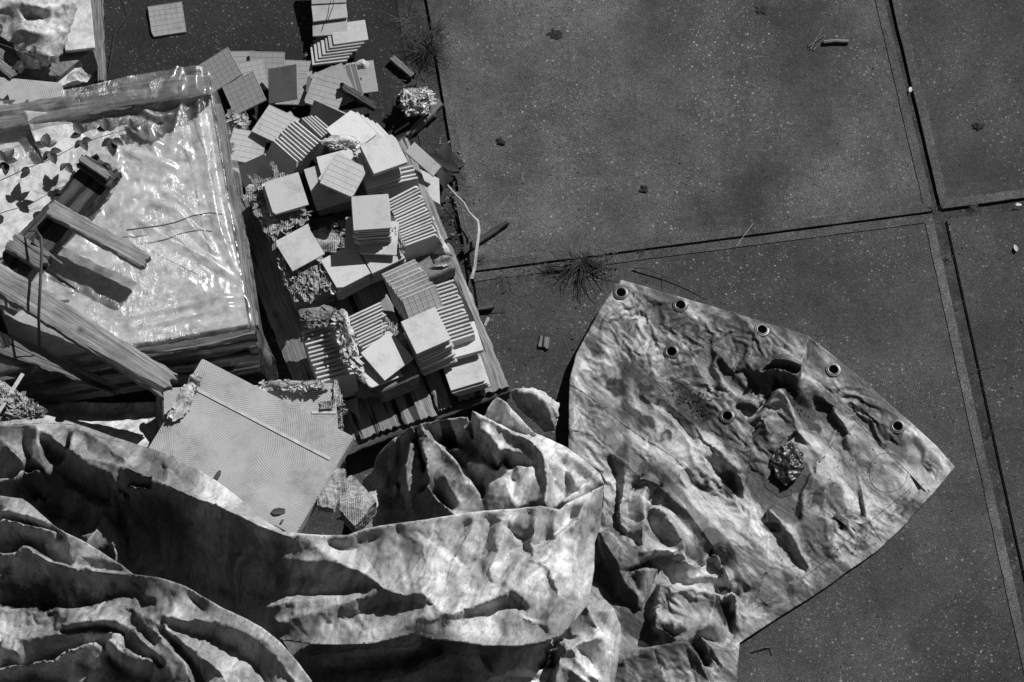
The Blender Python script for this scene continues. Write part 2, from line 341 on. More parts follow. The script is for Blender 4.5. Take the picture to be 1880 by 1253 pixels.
def sheet(name, outline, lines, mat, parent=None, step=.01, h=.006, blur=2, amp=.004, freq=9, thick=.0025, holes=(), stains=(), ragged=0, crease=0, seed=0, ridges=(), buckle=0, iters=0, ka=.012, kb=.12, flat=False, facet=0):
    """outline/lines in photograph pixels with height in metres -> a draped sheet with its own relief"""
    out = PL(outline); LL = [[tuple(P(*p)) for p in L] for L in lines] + [[tuple(p) for p in out + [out[0]]]]
    f = solve(LL, h, blur=blur)
    bnd = []
    for a, b in zip(out, out[1:] + out[:1]):
        n = max(1, int((b - a).length / step))
        for i in range(n):
            q = a.lerp(b, i / n)
            if ragged: q = q + Vector((noise.noise(q * 40 + Vector((seed, 0, 0))), noise.noise(q * 40 + Vector((0, seed, 5))), 0)) * ragged + Vector((random.uniform(-1, 1), random.uniform(-1, 1), 0)) * ragged * .35
            bnd.append(Vector((q.x, q.y)))
    V = list(bnd); E = [(i, (i + 1) % len(bnd)) for i in range(len(bnd))]
    x0 = min(v.x for v in bnd); x1 = max(v.x for v in bnd); y0 = min(v.y for v in bnd); y1 = max(v.y for v in bnd)
    HL = [(P(*c), r) for c, r in holes]
    for c, r in HL:
        k = len(V); V += [Vector((c.x + r * math.cos(t * math.pi / 10), c.y + r * math.sin(t * math.pi / 10))) for t in range(20)]
        E += [(k + i, k + (i + 1) % 20) for i in range(20)]
    bx = np.array([(v.x, v.y) for v in bnd]); bx2 = np.roll(bx, -1, 0)
    j = 0; y = y0
    rnd = random.Random(seed)
    while y < y1:
        xs = np.arange(x0 + (step / 2 if j % 2 else 0), x1, step)
        cr = (bx[:, 1] > y) != (bx2[:, 1] > y)
        xc = np.sort((bx[cr, 0] + (y - bx[cr, 1]) / (bx2[cr, 1] - bx[cr, 1]) * (bx2[cr, 0] - bx[cr, 0])))
        for x in xs:
            k = np.searchsorted(xc, x)
            if k % 2 and (k == 0 or x - xc[k - 1] > step * .4) and (k >= len(xc) or xc[k] - x > step * .4):
                if all((x - c.x) ** 2 + (y - c.y) ** 2 > (r + step * .4) ** 2 for c, r in HL):
                    V.append(Vector((x + rnd.uniform(-.15, .15) * step, y + rnd.uniform(-.15, .15) * step)))
        y += step * .866; j += 1
    vo, eo, fo, *_ = delaunay_2d_cdt(V, E, [], 1, 1e-6)
    def inside(x, y):
        cr = (bx[:, 1] > y) != (bx2[:, 1] > y)
        return (np.count_nonzero(bx[cr, 0] + (y - bx[cr, 1]) / (bx2[cr, 1] - bx[cr, 1]) * (bx2[cr, 0] - bx[cr, 0]) > x)) % 2 == 1
    faces = []
    for t in fo:
        c = sum((vo[i] for i in t), Vector((0, 0))) / len(t)
        if any((c.x - q.x) ** 2 + (c.y - q.y) ** 2 < (r * .97) ** 2 for q, r in HL): continue
        if max((vo[t[0]] - vo[t[1]]).length, (vo[t[1]] - vo[t[2]]).length) > step * 1.8 and not inside(c.x, c.y): continue
        a, b, d = (vo[i] for i in t[:3])
        if (b.x - a.x) * (d.y - a.y) - (b.y - a.y) * (d.x - a.x) < 0: t = t[::-1]
        faces.append(tuple(t))
    co_ = []
    sv = Vector((seed * 3.1, seed * 1.7, 0)); st = []
    SL = [(P(a, b, z), r * .00235, wt) for a, b, z, r, wt in stains]
    for v in vo:
        q = Vector((v.x, v.y, 0)) + sv; z = f(v.x, v.y)
        wq = q + Vector((noise.noise(q * 4), noise.noise(q * 4 + Vector((9, 9, 9))), 0)) * .06
        z += amp * noise.noise(wq * freq) + amp * .45 * noise.noise(wq * freq * 2.7)
        if crease:
            e = 1 - abs(noise.noise(wq * freq * .55)) * 5; z += crease * max(0, e)
            e = 1 - abs(noise.noise(wq * freq * 1.1 + Vector((4, 4, 4)))) * 6; z -= crease * .6 * max(0, e)
        if facet:
            for sc, am in ((5.0, 1), (11.0, .45)):
                ds = noise.voronoi(Vector((wq.x * sc * .8 + wq.y * .5 * sc, wq.y * sc * 1.15 - wq.x * .4 * sc, seed)))[0][0]; z += facet * am * ds
        co_.append((v.x, v.y, z))
        if SL: st.append(max([0] + [wt * max(0, 1 - ((v.x - c.x) ** 2 + ((v.y - c.y) * 1.0) ** 2) / (r * r)) for c, r, wt in SL]))
    if ridges or iters:
        X = np.array(co_)
        if ridges:
            X[:, 2] = ridge_height(X[:, :2], X[:, 2], ridges); Fa = np.array(faces)
            ed = np.concatenate([Fa[:, [0, 1]], Fa[:, [1, 2]], Fa[:, [2, 0]]]); cn = np.bincount(ed.ravel(), minlength=len(X))
            for _ in range(1):
                ac = np.bincount(ed[:, 0], X[ed[:, 1], 2], len(X)) + np.bincount(ed[:, 1], X[ed[:, 0], 2], len(X)); X[:, 2] = X[:, 2] * .45 + .55 * ac / np.maximum(cn, 1)
        if iters: X = relax(X, np.array(faces), buckle, iters, ka, kb, seed)
        co_ = X.tolist(); tree = (X, )
        def f(x, y, X=X):
            d = (X[:, 0] - x) ** 2 + (X[:, 1] - y) ** 2; k = np.argpartition(d, 5)[:5]; return float(X[k, 2].mean())
    me = bpy.data.meshes.new(name); me.from_pydata(co_, [], faces); me.update()
    me.polygons.foreach_set('use_smooth', [not flat] * len(me.polygons))
    if st:
        at = me.attributes.new('stain', 'FLOAT', 'POINT'); at.data.foreach_set('value', st)
    o = link(name, me, mat, parent)
    if thick:
        md = o.modifiers.new('thickness', 'SOLIDIFY'); md.thickness = thick; md.offset = -1
    return o, f
def settle(o, edge, holes, frames=14, grow=.05, hold=.3, bend=.06):
    """let the sheet settle as cloth slightly too large for its place, so that it wrinkles"""
    vg = o.vertex_groups.new(name='hold'); vs = o.vertex_groups.new(name='excess'); me = o.data; n = len(me.vertices)
    cs = np.empty(n * 3); me.vertices.foreach_get('co', cs); cs = cs.reshape(-1, 3)
    for i in range(n):
        q = Vector(cs[i]); w_ = hold * max(.06, min(1, .45 + 1.5 * noise.noise(q * 3.3 + Vector((5, 1, 0)))))
        de = np.abs(edge - cs[i, :2]).max(1).min(); w_ = max(w_, .9 * (1 - de / .05))
        for c_, r_ in holes: w_ = max(w_, 1.3 * (1 - math.hypot(q.x - c_.x, q.y - c_.y) / .09))
        vg.add([i], min(1, w_), 'REPLACE'); vs.add([i], 1 - min(1, max(0, (de - .02) / .07)) * max(.15, min(1, .65 + 1.3 * noise.noise(q * 2.7 + Vector((1, 7, 3))))), 'REPLACE')
    md = o.modifiers.new('cloth', 'CLOTH'); c = md.settings; c.quality = 4; c.mass = .2; c.shrink_max = 0; c.shrink_min = -grow * 1.3; c.vertex_group_shrink = 'excess'
    c.tension_stiffness = c.compression_stiffness = 60; c.shear_stiffness = 20; c.bending_stiffness = bend; c.vertex_group_mass = 'hold'; c.pin_stiffness = 1.0
    c.effector_weights.gravity = .3; md.collision_settings.use_collision = False; md.point_cache.frame_start = 1; md.point_cache.frame_end = frames
    for f in range(1, frames + 1): S.frame_set(f)
    ev = o.evaluated_get(bpy.context.evaluated_depsgraph_get()); out = np.empty(n * 3); m2 = ev.to_mesh(); ok = len(m2.vertices) == n
    if ok: m2.vertices.foreach_get('co', out)
    ev.to_mesh_clear(); o.modifiers.remove(md); o.vertex_groups.clear()
    if ok and np.isfinite(out).all():
        X = out.reshape(-1, 3); X[:, 2] = np.maximum(X[:, 2], .004); dd = X - cs; L = np.linalg.norm(dd, axis=1); print('SETTLE', o.name, n, L.mean(), L.max())
        X = cs + dd * np.minimum(1, .06 / np.maximum(L, 1e-9))[:, None]; me.vertices.foreach_set('co', X.ravel()); me.update(); cs = X
    S.frame_set(1); return cs
def tin_sheet(name, outline, lines, mat, parent=None, step=.008, crumple=(.05, .006), thick=.0025, holes=(), stains=(), seed=0, smooth=1, h=.0048, boost=0, grow=.08, ang=-.8, grime=None):
    """a creased sheet stretched between fold lines (photograph pixels with height in metres)"""
    rn = random.Random(seed + 11); sv = Vector((seed * 3.1, seed * 1.7, 0)); LL = []
    def add(L, closed=False, jit=.0026):
        L = PL(L); L = L + [L[0]] if closed else L; o = []
        for a, b in zip(L, L[1:]):
            n = max(1, round((b - a).length / step))
            for j in range(n):
                q = a.lerp(b, j / n)
                o.append(q + Vector((noise.noise(q * 22 + sv), noise.noise(q * 22 - sv), noise.noise(q * 24 + sv) * 1.2)) * jit * (.5 if closed else 1))
        if not closed: o.append(L[-1])
        LL.append([tuple(q) for q in o] + ([tuple(o[0])] if closed else []))
    add(outline, True)
    for L in lines: add(L)
    bnd = np.array([q[:2] for q in LL[0][:-1]]); b2 = np.roll(bnd, -1, 0)
    f0 = solve(LL, h, blur=0, boost=boost)
    def inside(P2):
        c = np.zeros(len(P2), int)
        for a, b in zip(bnd, b2):
            m = (a[1] > P2[:, 1]) != (b[1] > P2[:, 1]); c += m & ((P2[:, 1] - a[1]) / (b[1] - a[1] + 1e-12) * (b[0] - a[0]) + a[0] > P2[:, 0])
        return c % 2 == 1
    V3, E3 = [], []; x0, y0 = bnd.min(0); x1, y1 = bnd.max(0)
    for i, L in enumerate(LL):
        k = len(V3); pts = L[:-1] if i == 0 else L; V3 += [Vector(q[:2]) for q in pts]; E3 += [(k + j, k + j + 1) for j in range(len(pts) - 1)]
        if i == 0: E3.append((k + len(pts) - 1, k))
    fixed = np.array([(v.x, v.y) for v in V3]); cell = {}
    for q in fixed: cell.setdefault((int(q[0] // step), int(q[1] // step)), []).append(q)
    g_ = []; j = 0; y = y0
    while y < y1:
        for x in np.arange(x0 + (step / 2 if j % 2 else 0), x1, step): g_.append((x + rn.uniform(-.1, .1) * step, y + rn.uniform(-.1, .1) * step))
        y += step * .866; j += 1
    g_ = np.array(g_); g_ = g_[inside(g_)]
    HL = [(P(*c), r) for c, r in holes]
    for c, r in HL: g_ = g_[np.hypot(g_[:, 0] - c.x, g_[:, 1] - c.y) > r + step * .4]
    for q in g_:
        i, k = int(q[0] // step), int(q[1] // step)
        if all((q[0] - p[0]) ** 2 + (q[1] - p[1]) ** 2 > (.42 * step) ** 2 for di in (-1, 0, 1) for dk in (-1, 0, 1) for p in cell.get((i + di, k + dk), ())): V3.append(Vector(q))
    for c, r in HL:
        k = len(V3); V3 += [Vector((c.x + r * math.cos(t * math.pi / 10), c.y + r * math.sin(t * math.pi / 10))) for t in range(20)]; E3 += [(k + i, k + (i + 1) % 20) for i in range(20)]
    vo, eo, fo, *_ = delaunay_2d_cdt(V3, E3, [], 1, 1e-4)
    Q = np.array([(v.x, v.y) for v in vo]); Zq = np.array([f0(x, y) for x, y in Q])
    Fq = np.array([t[:3] for t in fo if len(t) == 3], int); cen = Q[Fq].mean(1); kp = inside(cen)
    for c, r in HL: kp &= np.hypot(cen[:, 0] - c.x, cen[:, 1] - c.y) > r * .97
    Fq = Fq[kp]; a, b, c = Q[Fq[:, 0]], Q[Fq[:, 1]], Q[Fq[:, 2]]
    fl = ((b[:, 0] - a[:, 0]) * (c[:, 1] - a[:, 1]) - (b[:, 1] - a[:, 1]) * (c[:, 0] - a[:, 0])) < 0; Fq[fl] = Fq[fl][:, ::-1]
    ed = np.concatenate([Fq[:, [0, 1]], Fq[:, [1, 2]], Fq[:, [2, 0]]]); cn = np.maximum(1, np.bincount(ed.ravel(), minlength=len(Q)))
    am = crumple[1]; sc = .55 / crumple[0]; ca, sa = math.cos(ang), math.sin(ang)
    for i, (x, y) in enumerate(Q):
        q = Vector((x, y, 0)) + sv; wq = q + Vector((noise.noise(q * 5), noise.noise(q * 5 + Vector((9, 9, 9))), 0)) * .05
        mk = max(.1, .5 + 1.4 * noise.noise(q * 3.1)); z = 0
        for s_, a_ in ((sc * .55, 1.0), (sc * 1.2, .55), (sc * 2.4, .25)):
            z += a_ * (1 - abs(noise.noise(Vector(((wq.x * ca + wq.y * sa) * s_ * .42, (wq.y * ca - wq.x * sa) * s_ * 1.35, seed + s_)))) * 2.6)
        Zq[i] += am * z * mk + .0006 * noise.noise(Vector((x * 43, y * 43, seed)))
    for _ in range(smooth):
        ac = np.bincount(ed[:, 0], Zq[ed[:, 1]], len(Q)) + np.bincount(ed[:, 1], Zq[ed[:, 0]], len(Q)); Zq = Zq * .6 + .4 * ac / cn
    SL = [(P(a_, b_, z_), r_ * .00235, wt) for a_, b_, z_, r_, wt in stains]; st = np.zeros(len(Q))
    WN = np.array([(noise.noise(Vector((x * 9, y * 9, 1.5))) + .6 * noise.noise(Vector((x * 24, y * 24, 4))), noise.noise(Vector((x * 9, y * 9, 7.5))) + .6 * noise.noise(Vector((x * 24, y * 24, 9)))) for x, y in Q]) * .035
    for c_, r_, wt in SL:
        dx, dy = Q[:, 0] + WN[:, 0] - c_.x, Q[:, 1] + WN[:, 1] - c_.y; u_, v_ = dx * ca + dy * sa, dy * ca - dx * sa
        st = np.maximum(st, wt * np.maximum(0, 1 - ((u_ / 1.5) ** 2 + (v_ * 1.35) ** 2) / r_ ** 2))
    X = np.column_stack([Q, np.maximum(.004, Zq)])
    me = bpy.data.meshes.new(name); me.from_pydata(X.tolist(), [], Fq.tolist()); me.update(); me.polygons.foreach_set('use_smooth', [True] * len(me.polygons))
    if SL: me.attributes.new('stain', 'FLOAT', 'POINT').data.foreach_set('value', st)
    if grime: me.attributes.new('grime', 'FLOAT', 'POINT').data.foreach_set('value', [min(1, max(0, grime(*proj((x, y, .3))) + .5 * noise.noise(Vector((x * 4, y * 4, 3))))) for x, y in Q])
    o = link(name, me, mat, parent)
    if grow: X = settle(o, bnd, HL, grow=grow)
    if thick: md = o.modifiers.new('thickness', 'SOLIDIFY'); md.thickness = thick; md.offset = -1
    def f(x, y):
        d = (X[:, 0] - x) ** 2 + (X[:, 1] - y) ** 2; k = np.argpartition(d, 4)[:4]; return float(X[k, 2].mean())
    return o, f
# ------------------------------------------------------------------ the ground
bm = bmesh.new(); g = 30
for p in ((-g, -g), (g, -g), (g, g), (-g, g)): bm.verts.new((p[0], p[1] + 4, -.011))
bm.faces.new(bm.verts); tag(from_bm('ground', bm, M['soil']), kind='structure')
def inset_pt(a, b, d, lift=0):
    t = (b - a).normalized(); n = Vector((-t.y, t.x, 0)); return a + n * d, b + n * d
def slab(quad, mat, rims, wd=.036):
    c = [P(*q) for q in quad]
    o = from_bm('pavement', bevel(prism_bm(c, .13), .004), mat); tag(o, kind='structure')
    for i, mt in rims:
        a, b = c[i], c[(i + 1) % 4]; t = (b - a).normalized(); n = Vector((-t.y, t.x, 0))
        e0 = 0; q = []
        pr, nx = (i - 1) % 4, (i + 2) % 4
        ta = wd if any(r[0] == (i - 1) % 4 for r in rims) else 0
        tb = wd if any(r[0] == (i + 1) % 4 for r in rims) else 0
        ab = bmesh.new(); k = 60; up = []
        for s_ in range(k + 1):
            for side in (0, 1):
                u = s_ / k; A = a + n * wd * side + t * (ta * side + .001); B = b + n * wd * side - t * (tb * side + .001)
                p = A.lerp(B, u); jit = noise.noise(p * 9) * .0025 + noise.noise(p * 35) * .0015
                p = p + n * (jit * (1 if side else .6)) - n * (.003 * (1 - side)) + Vector((0, 0, .0035)); up.append(p)
        tv = [ab.verts.new(p) for p in up]; bv = [ab.verts.new(p - Vector((0, 0, .02))) for p in up]
        for s_ in range(k):
            x = 2 * s_; ab.faces.new((tv[x], tv[x + 2], tv[x + 3], tv[x + 1])); ab.faces.new((tv[x], bv[x], bv[x + 2], tv[x + 2])); ab.faces.new((tv[x + 1], tv[x + 3], bv[x + 3], bv[x + 1]))
        for x in (0, 2 * k): ab.faces.new((tv[x], tv[x + 1], bv[x + 1], bv[x]))
        bmesh.ops.recalc_face_normals(ab, faces=ab.faces)
        from_bm('steel_rim', ab, M[mt], o)
    return o
slab([(705, -480), (868, 497), (1713, 387), (1509, -480)], M['slab_l'], [(1, 'rim'), (2, 'rim'), (0, 'rim')])
slab([(-700, -480), (-700, 600), (826, 503), (662, -480)], M['slab_d'], [(2, 'soil')])
slab([(868, 504), (1010, 1500), (1955, 1500), (1710, 394)], M['slab'], [(3, 'rim'), (2, 'rimb')])
slab([(-700, 650), (-700, 1500), (972, 1500), (832, 520)], M['slab'], [])
slab([(1525, -480), (1729, 383), (2600, 262), (2500, -480)], M['slab_r'], [(0, 'rim'), (1, 'rimb')])
slab([(1737, 403), (1977, 1500), (2700, 1500), (2600, 285)], M['slab_r'], [])
# ------------------------------------------------------------------ tiles
TS, TT = .154, .0125
def tile_mesh(chip=0):
    bm = bmesh.new(); s = TS / 2
    bmesh.ops.create_cube(bm, size=1, matrix=Matrix.Diagonal((TS, TS, .009, 1)).to_4x4() @ Matrix.Translation((0, 0, 0)))
    for v in bm.verts: v.co.z += .0012
    bevel(bm, .0009)
    # raised grid on the back
    def bar(x0, x1, y0, y1):
        zb, zt = -.0034, -.0043; i = .0006
        a = [bm.verts.new(p) for p in ((x0, y0, zb), (x1, y0, zb), (x1, y1, zb), (x0, y1, zb))]
        b = [bm.verts.new(p) for p in ((x0 + i, y0 + i, zt), (x1 - i, y0 + i, zt), (x1 - i, y1 - i, zt), (x0 + i, y1 - i, zt))]
        bm.faces.new(b[::-1])
        for k in range(4): bm.faces.new((a[k], b[k], b[(k + 1) % 4], a[(k + 1) % 4]))
    k = 7; w_ = .0022; e = s - .0015
    for i in range(k):
        c = -e + 2 * e * i / (k - 1)
        bar(-e, e, c - w_ / 2, c + w_ / 2) if 0 < i < k - 1 else bar(-e, e, max(-e, c - w_), min(e, c + w_))
        if 0 < i < k - 1: bar(c - w_ / 2, c + w_ / 2, -e, e)
        else: bar(max(-e, c - w_), min(e, c + w_), -e, e)
    rn = random.Random(chip)
    for k in range(chip and rn.choice((1, 2, 3))):
        an = rn.choice((.785, 2.356, 3.927, 5.498)) + rn.uniform(-.5, .5) if rn.random() < .7 else rn.choice((0, 1.571, 3.142)) + rn.uniform(-.08, .08)
        nn = Vector((math.cos(an), math.sin(an), rn.uniform(-.5, .5))); ex = s * (abs(nn.x) + abs(nn.y))
        r_ = bmesh.ops.bisect_plane(bm, geom=bm.verts[:] + bm.edges[:] + bm.faces[:], plane_co=nn * ((ex - rn.uniform(.003, .011)) / nn.length_squared), plane_no=nn, clear_outer=True)
        ee = [e for e in r_['geom_cut'] if isinstance(e, bmesh.types.BMEdge)]; bmesh.ops.holes_fill(bm, edges=ee)
    bmesh.ops.recalc_face_normals(bm, faces=bm.faces)
    return bm
TM = {}
for kk, mm in (('tile', 'tile'), ('tiled', 'tiled'), ('tileg', 'tileg')):
    TM[kk] = []
    for v_ in range(8):
        me = bpy.data.meshes.new('ceramic_tile'); b_ = tile_mesh(v_ and v_ + 40); b_.to_mesh(me); b_.free(); me.materials.append(M[mm]); TM[kk].append(me)
ORD = ['topmost', 'second', 'third', 'fourth', 'fifth', 'sixth', 'seventh', 'eighth', 'ninth', 'tenth', 'eleventh', 'twelfth', 'thirteenth', 'fourteenth', 'fifteenth', 'sixteenth', 'seventeenth', 'eighteenth']
def put_tile(R, c, label, group, mt='tile'):
    o = bpy.data.objects.new('ceramic_tile', TM[mt][random.choice((0, 0, 0, 1, 2, 3, 4, 5, 6, 7))]); C.objects.link(o)
    o.matrix_world = Matrix.Translation(c) @ R.to_4x4()
    return tag(o, label, 'tile', group)
def pose(px4, z, hint=(0, 0), wt=40, size=(TS, TS)):
    loc = [Vector((sx * size[0] / 2, sy * size[1] / 2, 0)) for sx, sy in ((-1, 1), (1, 1), (1, -1), (-1, -1))]
    tgt = np.array(px4, float).ravel(); c0 = P(*(np.mean(px4, 0)), z)
    e = P(*px4[1], z) + P(*px4[2], z) - P(*px4[0], z) - P(*px4[3], z)
    p = np.array([c0.x, c0.y, math.atan2(e.y, e.x), 0.0, 0.0])
    # hint = how far the face leans towards image right (x) and image top (y)
    def Rm(p):
        ax = Vector((-p[4], p[3], 0)); R = Matrix.Rotation(ax.length, 3, ax.normalized()) if ax.length > 1e-6 else Matrix.Identity(3)
        return R @ Matrix.Rotation(p[2], 3, 'Z')
    def res(p):
        R = Rm(p); c = Vector((p[0], p[1], z)); r = []
        for l in loc: r += list(proj(c + R @ l))
        return np.concatenate([np.array(r) - tgt, [wt * (p[3] - hint[0]), wt * (p[4] - hint[1])]])
    p[3], p[4] = hint
    for _ in range(12):
        r = res(p); J = np.zeros((len(r), 5))
        for k in range(5):
            d = p.copy(); d[k] += 1e-4; J[:, k] = (res(d) - r) / 1e-4
        p = p - np.linalg.solve(J.T @ J + 1e-6 * np.eye(5), J.T @ r)
        p[3:] = np.clip(p[3:], -1.2, 1.2)
    return Rm(p), Vector((p[0], p[1], z))
FLIP = Matrix.Rotation(math.pi, 3, 'X')
def face(px4, z, label, back=False, n=1, mt='tile', hint=(0, 0), wt=40, group='loose tiles of the heap', slip=(0, 0), jit=.004, below=None):
    R, c = pose(px4, z, hint, wt); nrm = R @ Vector((0, 0, 1))
    put_tile(R @ FLIP if back else R, c - nrm * .006, label, group, mt)
    for k in range(1, n):
        rr = Matrix.Rotation(random.uniform(-.03, .03), 3, 'Z')
        off = R @ Vector((random.uniform(-jit, jit), random.uniform(-jit, jit), 0)) + Vector((slip[0] * k, slip[1] * k, 0))
        put_tile(R @ rr, c - nrm * (.006 + TT * k) + off, f'{ORD[k]} tile down in the stack {below}', 'stacked tiles of the heap', mt)
def row(A, B, n, z, lean, label, twist=0, ribs=False, mt='tile', jit=.0015, z2=None, zj=.002, group=None):
    """tiles on edge: A, B are the seen top edges (left px, right px) of the first and last tile"""
    z2 = z if z2 is None else z2
    a0, a1 = P(*A[0], z), P(*A[1], z); b0, b1 = P(*B[0], z2), P(*B[1], z2)
    adv = ((b0 + b1) - (a0 + a1)); adv.z = 0; adv.normalize()
    for k in range(n):
        t = k / max(1, n - 1); e0 = a0.lerp(b0, t); e1 = a1.lerp(b1, t)
        e = (e1 - e0); e.normalize(); m = (e0 + e1) / 2
        hz = Vector((0, 0, 1)).cross(e).normalized()
        if hz.dot(adv) < 0: hz = -hz
        le = math.radians(lean + random.uniform(-1.3, 1.3))
        dn = (Vector((0, 0, -math.cos(le))) + hz * math.sin(le)).normalized()
        nr = e.cross(-dn).normalized()          # local x=e, y=up, z=normal
        R = Matrix((e, -dn, nr)).transposed()
        if (nr.dot(hz) > 0) == ribs: R = R @ Matrix.Rotation(math.pi, 3, 'Y')
        c = m + dn * TS / 2 + e * random.uniform(-jit, jit) - dn * random.uniform(-zj, zj)
        put_tile(R, c, f'{ORD[k]} tile {label}', group or 'tiles standing in rows on the pallet', mt)
hp = 'loose tiles spilled behind the pallet'
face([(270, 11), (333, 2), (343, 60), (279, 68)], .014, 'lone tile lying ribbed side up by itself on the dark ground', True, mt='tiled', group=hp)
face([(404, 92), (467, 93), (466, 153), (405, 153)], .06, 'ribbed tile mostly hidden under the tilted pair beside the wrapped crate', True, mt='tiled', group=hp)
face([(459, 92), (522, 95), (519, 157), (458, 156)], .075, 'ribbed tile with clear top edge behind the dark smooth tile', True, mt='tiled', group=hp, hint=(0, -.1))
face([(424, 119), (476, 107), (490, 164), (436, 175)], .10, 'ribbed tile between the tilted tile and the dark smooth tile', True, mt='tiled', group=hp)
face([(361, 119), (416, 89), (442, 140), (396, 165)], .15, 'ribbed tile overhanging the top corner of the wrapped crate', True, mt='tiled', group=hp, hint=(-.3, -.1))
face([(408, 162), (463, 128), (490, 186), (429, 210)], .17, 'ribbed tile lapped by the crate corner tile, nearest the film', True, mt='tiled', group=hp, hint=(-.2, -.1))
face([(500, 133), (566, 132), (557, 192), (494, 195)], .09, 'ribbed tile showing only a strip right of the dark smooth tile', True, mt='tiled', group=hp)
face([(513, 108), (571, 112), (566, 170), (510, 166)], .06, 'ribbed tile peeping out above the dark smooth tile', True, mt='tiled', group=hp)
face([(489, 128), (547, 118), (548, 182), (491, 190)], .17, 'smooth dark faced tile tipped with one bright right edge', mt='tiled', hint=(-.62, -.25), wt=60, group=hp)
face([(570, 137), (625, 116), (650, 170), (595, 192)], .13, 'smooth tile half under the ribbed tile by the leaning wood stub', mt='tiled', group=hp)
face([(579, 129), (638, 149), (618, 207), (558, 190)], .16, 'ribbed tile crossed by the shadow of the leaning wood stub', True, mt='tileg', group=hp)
face([(626, 116), (680, 111), (692, 169), (634, 177)], .06, 'smooth tile at the right end with a paper scrap on it', mt='tiled', group=hp)
row([(626, 175), (612, 122)], [(668, 170), (655, 122)], 5, .12, -62, 'in the short leaning fan beside the paper scrap tile', ribs=True, mt='tiled', group='fan of tiles behind the pallet')
row([(608, 85), (680, 75)], [(573, 121), (640, 113)], 7, .10, -64, 'in the slumped row below the column of flat tiles', ribs=True, mt='tileg', z2=.075, group='slumped row of tiles on the dark ground', jit=.005)
for i, (q, z) in enumerate((([(582, 62), (640, 50), (648, 100), (588, 110)], .035), ([(572, 22), (637, 14), (639, 57), (573, 57)], .06), ([(566, -15), (634, -16), (638, 24), (575, 37)], .08), ([(568, -52), (636, -52), (637, 0), (570, 8)], .10))):
    face(q, z, ['lowest smooth tile of the shingled column, nearest the slumped row', 'smooth tile second from the bottom of the shingled column', 'smooth tile third up the shingled column, crossed by a twig', 'smooth tile at the picture edge topping the shingled column'][i], mt='tileg', hint=(0, -.25), group='shingled column of tiles')
hh = 'loose tiles of the heap'
face([(495, 191), (548, 218), (517, 268), (463, 241)], .17, 'ribbed tile with leaf crumbs on it above the striped row', True, mt='tileg', hint=(0, .1))
face([(482, 234), (530, 205), (560, 250), (503, 262)], .13, 'tile under the crumb covered ribbed tile', True, mt='tileg')
face([(428, 232), (490, 249), (478, 305), (416, 290)], .15, 'ribbed tile pressed against the bulging film of the crate', True, mt='tileg')
face([(446, 248), (494, 282), (462, 332), (412, 300)], .13, 'ribbed tile under the one pressed against the film', True, mt='tileg')
face([(418, 284), (480, 280), (480, 340), (420, 344)], .09, 'lowest ribbed tile beside the film of the crate', True, mt='tileg')
face([(429, 308), (493, 284), (513, 340), (450, 368)], .17, 'grey smooth tile leaning against the torn carton corner', mt='tileg', hint=(-.6, -.5), wt=80)
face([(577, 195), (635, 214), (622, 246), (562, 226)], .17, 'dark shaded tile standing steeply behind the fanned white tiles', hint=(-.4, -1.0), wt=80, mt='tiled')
row([(540, 219), (589, 259)], [(503, 258), (549, 299)], 9, .31, 38, 'of the striped row with wide dark gaps', mt='tile', group='striped row of spaced tiles', zj=.001)
row([(578, 212), (622, 250)], [(556, 217), (600, 259)], 5, .29, 24, 'of the small fan right behind the striped row', mt='tileg', group='small fan of tiles')
for k in range(6):
    dx, dy = (5 - k) * 9, (5 - k) * 5 - 6
    face([(600 + dx, 240 + dy), (644 + dx, 206 + dy), (690 + dx, 256 + dy), (645 + dx, 290 + dy)], .25 + .013 * k, f'{ORD[5 - k]} smooth white tile of the wide fan behind the square pair', group='wide fan of white tiles', hint=(.05, 0))
face([(660, 267), (723, 246), (749, 297), (686, 319)], .40, 'big bright smooth tile at the upper right, casting a dark lower edge', n=2, below='under the big bright upper right tile', hint=(.05, .1))
face([(654, 281), (716, 260), (739, 323), (674, 341)], .35, 'smooth tile on the layered stack below the big bright tile', n=6, below='of thin layers below the big bright tile', slip=(0, -.004))
row([(700, 318), (750, 306)], [(706, 338), (762, 327)], 4, .30, 10, 'of the four tile row right of the layered stack', group='short row of four tiles')
face([(556, 312), (622, 288), (640, 352), (578, 372)], .33, 'smooth tile at the left of the ribbed diamond tile', n=7, below='left of the ribbed diamond tile', slip=(.001, -.002))
face([(580, 290), (645, 271), (662, 330), (597, 346)], .35, 'smooth tile poking out above the ribbed diamond tile')
face([(584, 326), (618, 274), (678, 320), (642, 368)], .37, 'smooth tile directly beneath the ribbed diamond tile')
face([(614, 281), (676, 310), (648, 363), (586, 334)], .39, 'ribbed pale tile turned like a diamond on top of the heap', True)
face([(481, 333), (548, 316), (567, 376), (503, 397)], .37, 'smooth tile with a chipped corner lying on the upper torn carton', hint=(0, 0))
face([(479, 340), (545, 322), (562, 382), (497, 394)], .352, 'tile just under the chipped smooth tile on the upper carton')
face([(502, 444), (563, 411), (598, 467), (537, 499)], .35, 'smooth clean tile lying on the lower torn carton')
face([(588, 477), (648, 447), (680, 502), (621, 534)], .33, 'smooth tile half shadowed beside the lower carton', n=10, below='half shadowed beside the lower carton')
face([(650, 447), (714, 418), (747, 474), (682, 503)], .33, 'smooth tile right of the half shadowed one, against the standing row', n=10, below='against the standing row at the heap centre')
face([(636, 399), (700, 399), (698, 463), (635, 460)], .345, 'tile under the tall central stack, showing at its lower left')
face([(664, 403), (733, 407), (727, 469), (661, 465)], .36, 'tile under the tall central stack, showing at its right')
